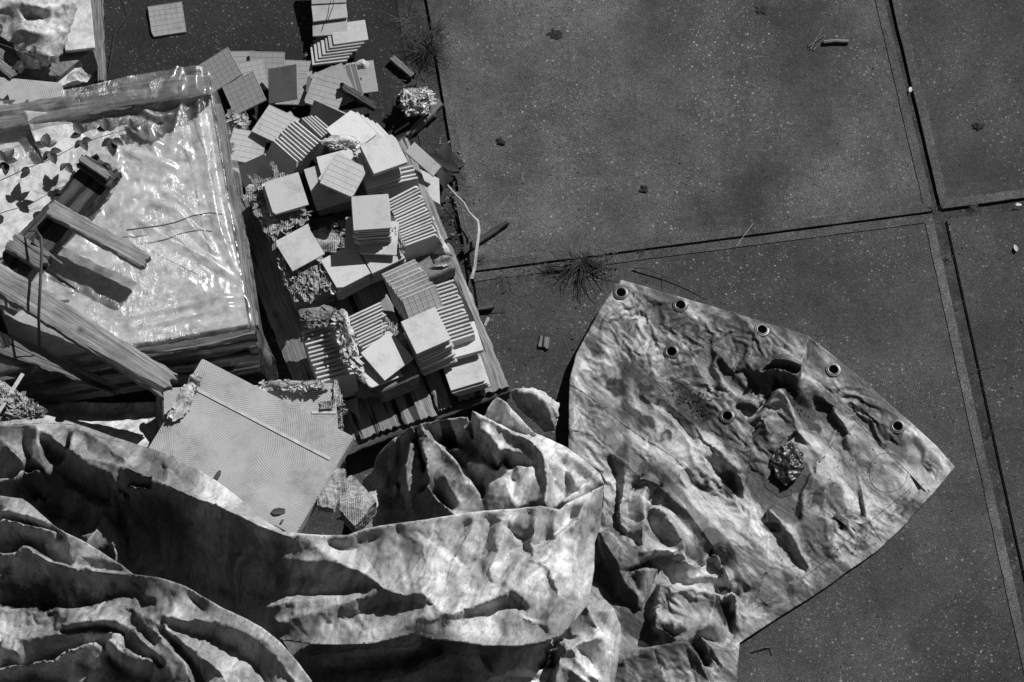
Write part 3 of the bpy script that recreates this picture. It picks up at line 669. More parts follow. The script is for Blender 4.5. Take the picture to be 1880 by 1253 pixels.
face([(644, 360), (713, 356), (718, 419), (649, 424)], .46, 'bright smooth square tile topping the tall central stack', n=8, below='topped by the bright central square', slip=(0, -.0035))
row([(708, 371), (767, 340)], [(739, 452), (804, 428)], 17, .33, 14, 'of the long close packed row at the right', group='long row of tiles by the right plank')
row([(700, 503), (762, 475)], [(736, 551), (800, 524)], 8, .33, 48, 'of the slumped row with its ribbed face showing', ribs=True, group='slumped row with a ribbed face', zj=.003)
row([(769, 535), (833, 514)], [(808, 632), (870, 612)], 16, .27, 12, 'of the tight row along the right pallet plank', group='tight row along the right plank')
face([(737, 589), (796, 562), (829, 625), (765, 652)], .40, 'big bright tile topping the tall stack in front of the tight row', n=14, below='in front of the tight row', slip=(.0022, -.003), jit=.006)
face([(662, 649), (716, 606), (759, 658), (706, 700)], .35, 'bright tile lying like a diamond beside the torn paper', n=2, below='lying like a diamond beside the torn paper', hint=(.1, 0))
face([(652, 660), (704, 640), (735, 694), (685, 705)], .31, 'tile showing a thin wedge under the diamond laid tile')
face([(812, 610), (868, 596), (880, 637), (826, 656)], .22, 'tile in the gap between the tall stack and the plank', n=2, below='in the gap by the plank')
face([(811, 666), (874, 644), (892, 695), (826, 713)], .20, 'smooth tile at the front right end of the heap', n=4, below='at the front right end of the heap', slip=(.005, -.002))
row([(550, 611), (619, 592)], [(586, 700), (650, 683)], 13, .31, 14, 'of the front left row with ribbed edges', group='front left row of tiles', zj=.003)
row([(637, 584), (697, 556)], [(662, 640), (722, 611)], 11, .33, 14, 'of the front middle row behind the diamond laid tile', group='front middle row of tiles')
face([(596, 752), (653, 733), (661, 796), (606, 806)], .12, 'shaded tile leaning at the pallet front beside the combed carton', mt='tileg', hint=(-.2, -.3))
# broken tiles
def broken(pts, z, label, rise=0):
    q = [P(x, y, z) for x, y in pts]; c = sum(q, Vector()) / len(q)
    o = from_bm('broken_tile', bevel(prism_bm([p + Vector((0, 0, (p.y - c.y) * rise)) for p in q], .012), .0008), M['tile'])
    return tag(o, label, 'broken tile', 'broken tiles at the right of the heap')
broken([(761, 265), (744, 281), (795, 320), (810, 304)], .20, 'half tile, a bright oblong at the right edge of the heap', .3)
broken([(757, 304), (765, 328), (776, 357), (808, 376), (806, 328)], .12, 'pointed triangular tile shard hanging over the pallet edge')
broken([(750, 300), (756, 340), (790, 372), (786, 325)], .10, 'shard mostly hidden under the pointed triangular shard')
# ------------------------------------------------------------------ the pallet under the tiles
def plank_bm(L, w_, t, seed=0, jag=.012, taper=(1, 1), warp=.004):
    """board along local x, centred, with split ends and worn edges"""
    bm = bmesh.new(); nx = max(8, int(L / .01)); nz = 12; rn = random.Random(seed)
    ends = [[rn.uniform(-1, 0) * jag for _ in range(nz + 1)] for _ in range(2)]
    def vtx(i, j, top):
        u = i / nx; v = j / nz; x = -L / 2 + L * u
        x += (1 - min(1, u * 6)) * -ends[0][j] + (1 - min(1, (1 - u) * 6)) * ends[1][j]
        tp = taper[0] + (taper[1] - taper[0]) * u
        q = Vector((x * 6, v * 3, seed * 3.7)); y = (v - .5) * w_ * tp
        if j in (0, nz): y += noise.noise(Vector((x * 18, j, seed))) * .007 + noise.noise(Vector((x * 60, j, seed))) * .003
        z = (t / 2 if top else -t / 2) + warp * noise.noise(Vector((x * 3, seed, 0)))
        if top: z += .0018 * noise.noise(Vector((x * 5, v * 7, seed))) - (.003 if j in (0, nz) else 0)
        return bm.verts.new((x, y, z))
    T = [[vtx(i, j, True) for j in range(nz + 1)] for i in range(nx + 1)]; B = [[vtx(i, j, False) for j in range(nz + 1)] for i in range(nx + 1)]
    for i in range(nx):
        for j in range(nz):
            bm.faces.new((T[i][j], T[i + 1][j], T[i + 1][j + 1], T[i][j + 1])); bm.faces.new((B[i][j], B[i][j + 1], B[i + 1][j + 1], B[i + 1][j]))
        bm.faces.new((T[i][0], B[i][0], B[i + 1][0], T[i + 1][0])); bm.faces.new((T[i][nz], T[i + 1][nz], B[i + 1][nz], B[i][nz]))
    for j in range(nz):
        bm.faces.new((T[0][j], T[0][j + 1], B[0][j + 1], B[0][j])); bm.faces.new((T[nx][j], B[nx][j], B[nx][j + 1], T[nx][j + 1]))
    return bm
def plank(name, a, b, wpx, t, mat, label=None, cat=None, group=None, parent=None, seed=0, roll=0, **k):
    A, B = P(*a), P(*b); x = (B - A); L = x.length; x.normalize()
    y = Vector((0, 0, 1)).cross(x).normalized(); z = x.cross(y)
    Rm = Matrix((x, y, z)).transposed() @ Matrix.Rotation(math.radians(roll), 3, 'X')
    o = from_bm(name, plank_bm(L, wpx * .00237, t, seed, **k), M[mat], None)
    o.matrix_world = Matrix.Translation((A + B) / 2 - Vector((0, 0, t / 2))) @ Rm.to_4x4()
    if parent: o.parent = parent; o.matrix_parent_inverse = Matrix.Translation(-parent.location)
    if label: tag(o, label, cat, group)
    return o
ZP = .14
pal = tag(empty('wooden_pallet', P(780, 620, 0)), 'grey weathered wooden pallet carrying the heap of ceramic tiles', 'pallet')
cr = Vector((934, 712)); far = Vector((834, 466)); d2 = (far - cr).normalized(); wv = (Vector((663, 816)) - cr)
def pp(u, v):  # u px along the near edge, v px up the right edge
    q = cr + wv.normalized() * u + d2 * v; return q.x, q.y, ZP
for i, (u0, u1, v0) in enumerate(((0, 50, 2), (62, 92, 8), (104, 134, 4), (142, 200, 0), (212, 285, 6), (296, 360, 10))):
    um = (u0 + u1) / 2
    plank('deck_board', pp(um, v0), pp(um, 500 if i else 290), u1 - u0, .022, 'woodp' if i < 4 else 'wood', parent=pal, seed=20 + i, jag=.014)
plank('deck_board', pp(25, 293), pp(25, 500), 50, .022, 'woodp', parent=pal, seed=31)
for v in (12, 250, 488):
    a, b = pp(-2, v), pp(360, v); plank('cross_board', (a[0], a[1], ZP - .023), (b[0], b[1], ZP - .023), 40, .022, 'woodd', parent=pal, seed=40 + v)
    for u in (22, 180, 340):
        a, b = pp(u - 20, v), pp(u + 20, v); plank('block', (a[0], a[1] , ZP - .047), (b[0], b[1], ZP - .047), 40, .085, 'woodd', parent=pal, seed=50 + v + u, jag=.003)
# cartons
def carton(name, quad, z, dep, mat, label, group=None, cat='carton', bv=.004):
    t = tag(empty(name, P(*np.mean(quad, 0), z - dep)), label, cat, group)
    from_bm('carton_body', bevel(prism_bm([P(x, y, z) for x, y in quad], dep), bv), M[mat], t); return t
c1 = carton('tile_carton', [(452, 346), (494, 434), (566, 404), (522, 320)], .30, .15, 'cardd', 'torn open carton of tiles under the chipped smooth tile', 'torn tile cartons')
c2 = carton('tile_carton', [(497, 440), (541, 553), (612, 528), (566, 412)], .29, .15, 'cardd', 'torn open carton of tiles under the clean smooth tile, dark grey front', 'torn tile cartons')
carton('tile_carton', [(568, 330), (586, 392), (655, 370), (640, 310)], .24, .1, 'cardd', 'carton buried beneath the ribbed diamond tile', 'torn tile cartons')
carton('tile_carton', [(588, 480), (622, 535), (770, 482), (735, 420)], .205, .06, 'cardd', 'flat carton buried beneath the tall central stack', 'torn tile cartons')
carton('tile_carton', [(670, 295), (680, 345), (765, 325), (745, 285)], .27, .12, 'cardd', 'carton buried beneath the thin layered stack', 'torn tile cartons')
carton('tile_carton', [(672, 660), (700, 720), (770, 690), (745, 620)], .29, .14, 'cardd', 'carton buried beneath the diamond laid tile', 'torn tile cartons')
carton('tile_carton', [(598, 245), (640, 295), (720, 275), (690, 225)], .235, .12, 'cardd', 'carton buried beneath the wide fan of tiles', 'torn tile cartons')
carton('tile_carton', [(740, 478), (768, 520), (836, 492), (820, 462)], .23, .09, 'cardd', 'small grey carton end below the long close packed row', 'torn tile cartons')
sheet('torn_top', [(450, 345, .31), (470, 390, .315), (492, 436, .31), (530, 420, .31), (566, 402, .31), (556, 370, .31), (545, 330, .31), (520, 318, .31)],
      [[(470, 335, .325), (490, 385, .318), (508, 420, .325)], [(500, 330, .315), (530, 405, .325)]], M['card'], c1, flat=True, step=.005, amp=.003, freq=34, ragged=.006, crease=.006, seed=3, thick=.002)
sheet('torn_top', [(495, 440, .30), (510, 480, .305), (541, 555, .30), (575, 545, .3), (614, 528, .3), (600, 490, .3), (566, 412, .3)],
      [[(520, 450, .315), (545, 510, .31), (560, 545, .31)], [(560, 440, .31), (590, 530, .315)]], M['card'], c2, flat=True, step=.005, amp=.003, freq=34, ragged=.006, crease=.006, seed=5, thick=.002)
# edges of the tiles inside the torn upper carton
ebm = bmesh.new()
for k in range(17):
    t = k / 16; a = P(451 + 40 * t, 347 + 85 * t, .312); u = (P(491, 432, .312) - P(451, 347, .312)).normalized(); v = Vector((-u.y, u.x, 0))
    if v.x < 0: v = -v
    prism_bm([a, a + u * .0085, a + u * .0085 + v * .035, a + v * .035], .03, ebm)
from_bm('packed_tile_edges', ebm, M['tileg'], c1)
def scrap(name, outline, lines, mat, label, cat, group='scraps of torn wrapping', **k):
    kk = dict(step=.007, amp=.003, freq=20, ragged=.007, crease=.0035, facet=.012, thick=.0015, flat=True); kk.update(k)
    o, f = sheet(name, outline, lines, M[mat], **kk); return tag(o, label, cat, group)
scrap('torn_paper', [(612, 572, .34), (630, 568, .36), (642, 585, .37), (652, 625, .37), (662, 670, .35), (670, 708, .30), (658, 700, .30), (640, 665, .33), (622, 640, .35), (628, 600, .36)],
      [[(632, 580, .40), (645, 620, .40), (656, 665, .37), (665, 700, .33)]], 'paper', 'long torn strip of wrapping paper between the two front rows', 'torn paper', seed=1)
scrap('torn_paper', [(590, 265, .34), (610, 250, .35), (650, 252, .34), (662, 262, .34), (640, 270, .33), (610, 276, .33)], [[(600, 262, .36), (640, 258, .36)]], 'paper', 'ragged brown paper above the ribbed diamond tile', 'torn paper', seed=2)
scrap('torn_paper', [(548, 572, .33), (600, 562, .33), (618, 570, .33), (612, 590, .33), (556, 600, .33)], [[(560, 585, .35), (605, 575, .35)]], 'cardd', 'grey flap of carton above the front left row', 'carton flap', seed=6)
scrap('torn_paper', [(716, 395, .34), (724, 400, .35), (734, 430, .34), (745, 455, .33), (742, 470, .31), (728, 465, .3), (722, 430, .33)], [[(725, 410, .36), (738, 450, .35)]], 'card', 'frayed cardboard edge left of the long close packed row', 'torn cardboard', seed=7)
scrap('torn_paper', [(782, 374, .27), (792, 395, .28), (812, 440, .26), (832, 470, .24), (826, 485, .2), (800, 490, .2), (808, 465, .24), (790, 410, .26)], [[(788, 385, .30), (815, 460, .29)]], 'paper', 'pale wrapping torn down the outer side of the long row', 'torn paper', seed=8)
scrap('torn_paper', [(795, 478, .25), (815, 470, .27), (832, 474, .25), (822, 488, .23), (800, 492, .23)], [], 'paper', 'crumpled pale paper at the lower end of the long row', 'torn paper', seed=9)
scrap('torn_paper', [(690, 590, .30), (705, 585, .33), (722, 595, .31), (732, 612, .29), (722, 620, .29), (705, 610, .30)], [], 'card', 'small torn cardboard bit between the middle row and tall stack', 'torn cardboard', seed=10)
scrap('torn_paper', [(640, 120, .10), (668, 110, .12), (684, 118, .1), (674, 130, .1), (650, 132, .09)], [[(650, 122, .12), (672, 118, .12)]], 'paper', 'curled paper scrap on the tile behind the pallet', 'torn paper', seed=11)
scrap('torn_paper', [(418, 205, .24), (435, 208, .26), (455, 216, .26), (462, 228, .22), (450, 238, .2), (440, 226, .22), (425, 222, .2)], [[(425, 212, .27), (450, 222, .27)]], 'paper', 'folded scrap squeezed between crate film and ribbed tiles', 'torn paper', seed=12)
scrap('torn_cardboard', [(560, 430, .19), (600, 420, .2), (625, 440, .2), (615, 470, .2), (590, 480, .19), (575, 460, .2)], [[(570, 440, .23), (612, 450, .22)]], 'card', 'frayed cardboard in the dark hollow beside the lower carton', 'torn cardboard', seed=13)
scrap('torn_cardboard', [(495, 300, .26), (503, 297, .27), (512, 315, .26), (521, 330, .26), (508, 333, .26)], [], 'card', 'narrow torn flap standing above the upper carton', 'torn cardboard', seed=14)
scrap('torn_cardboard', [(455, 322, .28), (470, 318, .30), (482, 330, .29), (470, 345, .28)], [], 'card', 'frayed fluff at the upper left corner of the upper carton', 'torn cardboard', seed=15)
scrap('dark_wrapping', [(560, 370, .18), (600, 355, .17), (645, 375, .17), (650, 440, .17), (600, 478, .17), (570, 430, .17)], [[(600, 360, .2), (620, 460, .19)]], 'woodd', 'dark wrapping lining the hollow in the heap', 'wrapping', seed=16, ragged=.002)  # sheet in the dark wood tone laid across the floor of the hollow
scrap('dark_wrapping', [(640, 700, .17), (690, 705, .2), (760, 680, .2), (800, 660, .2), (760, 700, .18), (700, 730, .17), (655, 735, .17)], [], 'cardd', 'crumpled grey wrapping under the front edge of the heap', 'wrapping', seed=17)
def shreds(poly, z, n, size, mat, parent=None, name='torn_flap', seed=0, ang=None, tilt=.5, zr=.02):
    """many thin ragged curled flaps of torn board over an area"""
    rn = random.Random(seed); bm = bmesh.new(); A = np.array(poly, float); x0, y0 = A.min(0); x1, y1 = A.max(0); c = 0; B = np.roll(A, -1, 0)
    def ins(x, y):
        m = (A[:, 1] > y) != (B[:, 1] > y); return np.count_nonzero(m & ((y - A[:, 1]) / (B[:, 1] - A[:, 1] + 1e-9) * (B[:, 0] - A[:, 0]) + A[:, 0] > x)) % 2 == 1
    while c < n:
        x, y = rn.uniform(x0, x1), rn.uniform(y0, y1)
        if not ins(x, y): continue
        c += 1; L = size * rn.uniform(.5, 1.5) * .00235; W = L * rn.uniform(.2, .6); an = (ang if ang is not None else rn.uniform(0, 3.14)) + rn.gauss(0, .35)
        R = Matrix.Rotation(an, 3, 'Z') @ Matrix.Rotation(rn.uniform(-tilt, tilt), 3, 'Y') @ Matrix.Rotation(rn.uniform(-tilt, tilt), 3, 'X'); cu = rn.uniform(-.5, .5) * W; ce = P(x, y, z + rn.uniform(0, zr)); g_ = []
        for i in range(6):
            u = i / 5 - .5; row_ = []
            for j in range(4):
                v = j / 3 - .5; e = (1 if j in (0, 3) else .3) * W * .25; f_ = (1 if i in (0, 5) else .2) * L * .2
                row_.append(bm.verts.new(ce + R @ Vector((L * u + rn.uniform(-1, 1) * f_, W * v + rn.uniform(-1, 1) * e, cu * 4 * (u * u + v * v) + rn.uniform(-1, 1) * .0008))))
            g_.append(row_)
        for a, b in zip(g_, g_[1:]):
            for j in range(3): bm.faces.new((a[j], b[j], b[j + 1], a[j + 1]))
    o = from_bm(name, bm, M[mat], parent); md = o.modifiers.new('thickness', 'SOLIDIFY'); md.thickness = .0016; return o
shreds([(452, 350), (500, 325), (516, 395), (558, 392), (562, 404), (494, 434)], .315, 75, 19, 'card', c1, seed=1, tilt=.3, zr=.01)
shreds([(498, 442), (541, 550), (610, 528), (596, 490), (540, 500)], .305, 80, 20, 'card', c2, seed=2, ang=-1.1, tilt=.3, zr=.01)
# ------------------------------------------------------------------ the wrapped crate
ZC = .44
crate = tag(empty('wrapped_crate', P(160, 430, 0)), 'large low crate shrouded in clear plastic film, loaded with old planks', 'crate')
cq = [(-260, 240), (-260, 722), (466, 603), (392, 172)]
cw = [P(x, y, ZC - .03) for x, y in cq]
from_bm('crate_body', bevel(prism_bm(cw, ZC - .08), .006), M['cardd'], crate)
from_bm('top_panel', bevel(prism_bm([p + Vector((0, 0, .015)) for p in [cw[0].lerp(cw[2], .003), cw[1].lerp(cw[3], .006), cw[2].lerp(cw[0], .012), cw[3].lerp(cw[1], .012)]], .013), .002), M['board'], crate)
o_, _ = sheet('curved_board', [(43, 203, .50), (90, 207, .49), (130, 224, .47), (160, 255, .46), (170, 300, .455), (140, 350, .455), (80, 410, .455), (30, 462, .455), (-60, 500, .455), (-60, 320, .455), (80, 300, .455)],
      [[(60, 240, .47), (120, 330, .46)]], M['board'], crate, step=.012, amp=.001, freq=5, thick=.002)
for i, (a, b, wd, t, nm) in enumerate((((-260, 258, ZC + .045), (388, 152, ZC + .055), 44, .05, 'top_rail'), ((-260, 736, ZC - .03), (472, 612, ZC - .02), 18, .04, 'side_rail'), ((-260, 752, ZC - .1), (476, 640, ZC - .1), 14, .05, 'side_rail'), ((-260, 780, ZC - .22), (478, 668, ZC - .22), 14, .06, 'side_rail'))):
    plank(nm, a, b, wd, t, 'wood', parent=crate, seed=70 + i)
plank('side_rail', (400, 190, ZC - .02), (468, 600, ZC - .02), 14, .05, 'wood', parent=crate, seed=75)
sheet('soil_on_top', [(230, 232, ZC + .012), (300, 205, ZC + .012), (350, 190, ZC + .012), (375, 200, ZC + .01), (330, 225, ZC + .01), (290, 250, ZC + .01), (240, 255, ZC + .01)],
      [[(290, 228, ZC + .025), (340, 205, ZC + .02)]], M['rub'], crate, step=.006, amp=.006, freq=45, ragged=.02, thick=0, seed=4)
z = ZC
film_out = [(-260, 262, z + .06), (0, 186, z + .06), (150, 160, z + .07), (250, 138, z + .07), (350, 123, z + .08), (378, 126, z + .08), (392, 150, z + .06), (404, 185, z - .02), (428, 255, z - .12), (443, 330, z - .2),
            (452, 400, z - .24), (466, 500, z - .24), (478, 580, z - .26), (486, 625, z - .27), (508, 668, z - .30), (512, 695, z - .34), (496, 703, z - .36), (484, 690, z - .32), (470, 672, z - .25), (400, 684, z - .26), (300, 700, z - .26), (-260, 800, z - .26)]
film_lines = [[(-260, 312, z + .055), (0, 245, z + .06), (200, 195, z + .07), (300, 182, z + .07), (384, 172, z + .07)], [(-260, 300, z + .06), (0, 225, z + .075), (200, 172, z + .085), (380, 140, z + .085)],
              [(-260, 322, z + .012), (0, 262, z + .012), (200, 208, z + .012), (300, 198, z + .012), (372, 190, z + .015)],
              [(388, 178, z + .06), (398, 260, z + .03), (415, 350, z + .015), (430, 430, z + .01), (448, 520, z + .01), (466, 596, z + .01)],
              [(360, 210, z + .05), (368, 280, z + .02), (385, 390, z + .03), (400, 470, z + .012), (440, 560, z + .01)],
              [(402, 200, z), (424, 300, z - .06), (436, 390, z - .08), (450, 480, z - .08), (470, 580, z - .06)],
              [(200, 300, z + .02), (300, 280, z + .035), (340, 340, z + .02)], [(228, 422, z + .02), (300, 410, z + .035), (385, 392, z + .04)], [(240, 440, z + .012), (330, 425, z + .015), (390, 415, z + .012)],
              [(270, 470, z + .02), (340, 510, z + .03), (420, 560, z + .02)], [(250, 500, z + .01), (320, 540, z + .01), (380, 590, z + .01)],
              [(-260, 640, z + .01), (0, 600, z + .01), (200, 580, z + .01)], [(-260, 727, z + .01), (0, 683, z + .01), (250, 638, z + .01), (460, 600, z + .01)],
              [(-260, 745, z - .03), (0, 700, z - .03), (250, 656, z - .03), (472, 612, z - .03)], [(0, 716, z - .09), (250, 668, z - .09), (476, 632, z - .06)]]
RF = [([(396, 190), (408, 260), (424, 350), (440, 450), (468, 590)], .05, 12, 10), ([(380, 200), (384, 280), (394, 350), (400, 400)], .045, 12, 16), ([(405, 210), (420, 280), (432, 360), (438, 420)], .05, 8, 8), ([(392, 300), (402, 400), (420, 490), (452, 575)], .04, 12, 10), ([(415, 190), (432, 260), (444, 330)], .05, 8, 8), ([(430, 340), (446, 430), (462, 520)], .05, 8, 8),
  ([(330, 360), (345, 300), (358, 240)], .03, 16, 10), ([(250, 300), (280, 330), (330, 345)], .025, 12, 10), ([(220, 330), (240, 360), (232, 400)], .025, 10, 10), ([(270, 270), (310, 290), (345, 280)], .025, 10, 12), ([(205, 360), (250, 350), (300, 365), (350, 385)], .02, 10, 10), ([(290, 300), (300, 340), (320, 385)], .02, 8, 8),
  ([(270, 470), (330, 510), (400, 545), (455, 580)], .03, 14, 10), ([(290, 440), (340, 455), (385, 500), (420, 545)], .03, 10, 12), ([(320, 420), (360, 450), (395, 480)], .025, 8, 10), ([(215, 172), (222, 185), (230, 205)], .03, 8, 8), ([(300, 150), (310, 140), (320, 165)], .02, 8, 8), ([(370, 135), (380, 150), (384, 172)], .03, 10, 8), ([(330, 175), (345, 150), (360, 140)], .02, 8, 8),
  ([(0, 215), (100, 195), (200, 178), (300, 160)], .012, 10, 10), ([(250, 645), (340, 628), (470, 606)], .02, 6, 8), ([(270, 664), (360, 645), (470, 622)], .02, 8, 8), ([(474, 600), (480, 630), (495, 670)], .04, 10, 10), ([(350, 200), (340, 230), (320, 260)], .03, 12, 10)]
fo, _ = sheet('plastic_film', film_out, film_lines, M['film'], crate, step=.009, amp=.005, freq=12, crease=.003, thick=0, seed=21, ridges=RF, buckle=.05, iters=120)
sb = tube_bm([P(x, y, ZC + .045) for x, y in ((232, 423), (262, 419), (300, 414), (325, 408), (352, 397), (386, 391), (408, 394))], .003, .0025); from_bm('film_seam', sb, M['bark'], crate)
scrap('plastic_bag_scrap', [(488, 640, .14), (500, 655, .16), (512, 690, .14), (505, 702, .1), (490, 698, .1), (482, 665, .12)], [], 'film', 'crinkled plastic scrap hanging at the near corner of the crate', 'plastic scrap', seed=22, thick=0)
# boards lying on the crate
g_ = 'old planks on the crate'
plank('wood_plank', (200, 296, .53), (20, 492, .53), 62, .05, 'woodd', 'broad dark plank sloping under the other planks on the crate', 'plank', g_, seed=1, jag=.03)
plank('wood_block', (148, 292, .565), (208, 334, .565), 26, .035, 'woodd', 'short block nailed across the far end of the dark plank', 'wood block', g_, seed=2, jag=.006)
plank('wood_lath', (146, 288, .585), (202, 326, .585), 12, .02, 'woodp', 'pale splintered lath on the short block', 'lath', g_, seed=3, jag=.008)
plank('wood_plank', (88, 377, .605), (270, 480, .58), 28, .045, 'woodp', 'short thick weathered plank with a splintered right end on the crate', 'plank', g_, seed=4, jag=.014)
plank('wood_plank', (18, 438, .59), (88, 484, .59), 34, .05, 'wood', 'cracked stub of plank wrapped by the black strap', 'plank', g_, seed=5, jag=.02)
plank('wood_splinter', (58, 440, .60), (117, 487, .56), 9, .012, 'wood', 'bent splinter curling over the cracked stub', 'splinter', g_, seed=6, jag=.02, taper=(1, .3))
plank('wood_splinter', (72, 486, .58), (139, 531, .47), 8, .012, 'woodd', 'dark pointed splinter lying on the pale crate top', 'splinter', g_, seed=7, jag=.02, taper=(1, .2))
plank('wood_plank', (-60, 472, .62), (316, 710, .50), 46, .05, 'woodp', 'longest plank with nail holes, running to the combed carton', 'plank', g_, seed=8, jag=.03)
plank('wood_plank', (-60, 600, .50), (222, 718, .43), 38, .03, 'wood', 'dark rotten plank tapering to a broken point above the tarpaulin', 'plank', g_, seed=9, jag=.05, taper=(1.3, .35))
plank('wood_plank', (-20, 545, .50), (12, 640, .48), 22, .03, 'woodd', 'dark upright edge of a board cut by the left picture edge', 'plank', g_, seed=12)
sp = [P(*p) for p in ((52, 424, .61), (66, 424, .65), (75, 436, .67), (77, 460, .66), (74, 520, .66), (71, 580, .62), (72, 637, .50))]
tag(from_bm('strap', tube_bm(sp, .007, .006, 6, flat=.35), M['dstrap'], smooth=True), 'black packing strap looped over the longest plank', 'strap')
# ------------------------------------------------------------------ combed cartons at the front
cc = carton('combed_carton', [(371, 658), (261, 841), (540, 985), (650, 802)], .44, .07, 'comb', 'big flat carton with combed swirl pattern lying on the tarpaulin edge', 'flat combed cartons')
c3 = carton('combed_carton', [(298, 712), (302, 840), (622, 815), (615, 703)], .365, .14, 'comb', 'second flat combed carton under the big one, torn along its far edge', 'flat combed cartons')
carton('combed_carton', [(298, 722), (302, 845), (630, 832), (628, 725)], .22, .2, 'cardd', 'battered lowest carton carrying the two combed cartons', 'flat combed cartons')
bmm = bmesh.new(); a, b = P(345, 707, .4435), P(606, 843, .4435); t = (b - a).normalized(); n = Vector((-t.y, t.x, 0)) * .006
prism_bm([a - n, b - n, b + n, a + n], .002, bmm); from_bm('packing_band', bmm, M['strap'], cc)
bmm = bmesh.new(); a, b = P(572, 757, .3685), P(617, 757, .3685); t = (b - a).normalized(); n = Vector((-t.y, t.x, 0)) * .006
prism_bm([a - n, b - n, b + n, a + n], .002, bmm); from_bm('packing_band', bmm, M['strap'], c3)
def torn(parent, name, outline, lines, mat='card', **k):
    kk = dict(step=.0055, amp=.003, freq=26, ragged=.007, crease=.0035, facet=.012, thick=.002, flat=True); kk.update(k)
    return sheet(name, outline, lines, M[mat], parent, **kk)
torn(c3, 'torn_edge', [(478, 703, .37), (500, 702, .385), (590, 702, .38), (592, 712, .37), (576, 722, .37), (530, 718, .37), (490, 715, .37)], [[(495, 708, .395), (585, 707, .39)]], seed=31)
torn(c3, 'torn_edge', [(588, 738, .37), (614, 735, .38), (616, 752, .37), (590, 752, .37)], [], seed=32)
torn(c3, 'torn_end', [(612, 700, .37), (618, 700, .36), (632, 738, .30), (622, 765, .28), (626, 790, .2), (618, 800, .2), (612, 760, .36)], [], seed=33)
torn(c3, 'torn_end', [(296, 715, .36), (302, 720, .34), (300, 780, .33), (290, 790, .25), (288, 735, .25)], [], seed=34)
torn(cc, 'torn_corner', [(338, 708, .45), (352, 700, .46), (364, 714, .455), (336, 768, .45), (318, 776, .445), (306, 768, .445)], [[(345, 715, .47), (320, 765, .458)]], seed=35, mat='paper')
torn(cc, 'torn_corner', [(346, 692, .45), (360, 685, .46), (374, 698, .455), (366, 712, .45), (350, 706, .45)], [[(352, 694, .475), (368, 704, .465)]], seed=36)
scrap('torn_cardboard', [(-40, 690, .44), (10, 703, .47), (35, 722, .46), (60, 738, .45), (88, 758, .42), (40, 768, .42), (-40, 780, .44)], [[(0, 712, .49), (40, 735, .47), (80, 756, .44)]], 'card', 'torn cardboard edge at the left picture edge above the tarpaulin', 'torn cardboard', seed=39)
bmm = bmesh.new(); a, b = P(-12, 772, .49), P(42, 686, .49); t = (b - a).normalized(); n = Vector((-t.y, t.x, 0)) * .008
prism_bm([a - n, b - n, b + n, a + n], .002, bmm); tag(from_bm('packing_band', bmm, M['strap']), 'pale band across the torn cardboard at the left picture edge', 'packing band')
shreds([(338, 706), (362, 714), (336, 770), (308, 770)], .452, 60, 12, 'paper', cc, seed=3, ang=.9, zr=.01)
for nm, q_, z_, dp in (('torn_end', [(590, 852), (582, 928), (612, 934), (634, 862)], .43, .07), ('torn_end', [(622, 884), (624, 936), (652, 968), (690, 920), (648, 872)], .345, .14)):
    pb = prism_bm([P(x, y, z_) for x, y in q_], dp); bmesh.ops.subdivide_edges(pb, edges=pb.edges[:], cuts=7, use_grid_fill=True)
    for v in pb.verts: v.co += Vector([noise.noise(v.co * f_ + Vector((k, 0, 0))) * .0055 for k, f_ in ((0, 60), (3, 60), (6, 80))])
    from_bm(nm, pb, M['card'], cc)
shreds([(480, 702), (592, 702), (592, 716), (480, 714)], .385, 60, 14, 'paper', c3, seed=6, ang=0, zr=.01)
shreds([(612, 702), (632, 740), (624, 800), (612, 790)], .30, 60, 12, 'card', c3, seed=7, zr=.06)
# ------------------------------------------------------------------ tarpaulins
def grommets(parent, f, pts, r=.0245):
    for x, y, z in pts:
        c = P(x, y, z); zz = f(c.x, c.y); e = .02
        nx = (f(c.x + e, c.y) - f(c.x - e, c.y)) / (2 * e); ny = (f(c.x, c.y + e) - f(c.x, c.y - e)) / (2 * e)
        nrm = Vector((-nx, -ny, 1)).normalized(); Rq = nrm.to_track_quat('Z', 'Y').to_matrix()
        bm = bmesh.new(); prof = [(r * 1.38, -.001), (r * 1.36, .003), (r * 1.2, .0048), (r * 1.12, .0036), (r * 1.05, .0062), (r * .86, .0068), (r * .76, .004), (r * .74, -.006)]
        K = 28; rg = [[bm.verts.new(Vector((c.x, c.y, zz)) + Rq @ Vector((rr * math.cos(2 * math.pi * k / K), rr * math.sin(2 * math.pi * k / K), h))) for k in range(K)] for rr, h in prof]
        for a, b in zip(rg, rg[1:]):
            for k in range(K): bm.faces.new((a[k], a[(k + 1) % K], b[(k + 1) % K], b[k]))
        from_bm('grommet', bm, M['steel'], parent, smooth=True)
t1 = tag(empty('tarpaulin', P(1380, 850, 0)), 'dirty tarpaulin corner spread flat on the paving with a row of metal grommets', 'tarpaulin', 'discarded tarpaulins')
gz = .022
G1 = [(1140, 537, .05), (1249, 560, gz), (1399, 606, gz), (1530, 679, gz), (1648, 783, gz), (1233, 645, .05), (1335, 764, .05)]
out1 = [(1140, 515, .045), (1165, 521, .02), (1230, 540, .018), (1300, 561, .018), (1395, 590, .018), (1450, 606, .02), (1482, 617, .045), (1520, 645, .02), (1575, 690, .018), (1660, 765, .018), (1720, 820, .018), (1753, 858, .02),
        (1712, 908, .018), (1660, 965, .018), (1610, 1012, .018), (1500, 1090, .018), (1420, 1140, .02), (1358, 1180, .03), (1354, 1230, .06), (1350, 1380, .06), (1000, 1380, .05), (1010, 1100, .04), (1030, 900, .09), (1043, 830, .09), (1045, 700, .085), (1058, 650, .075), (1085, 600, .06), (1103, 565, .05)]
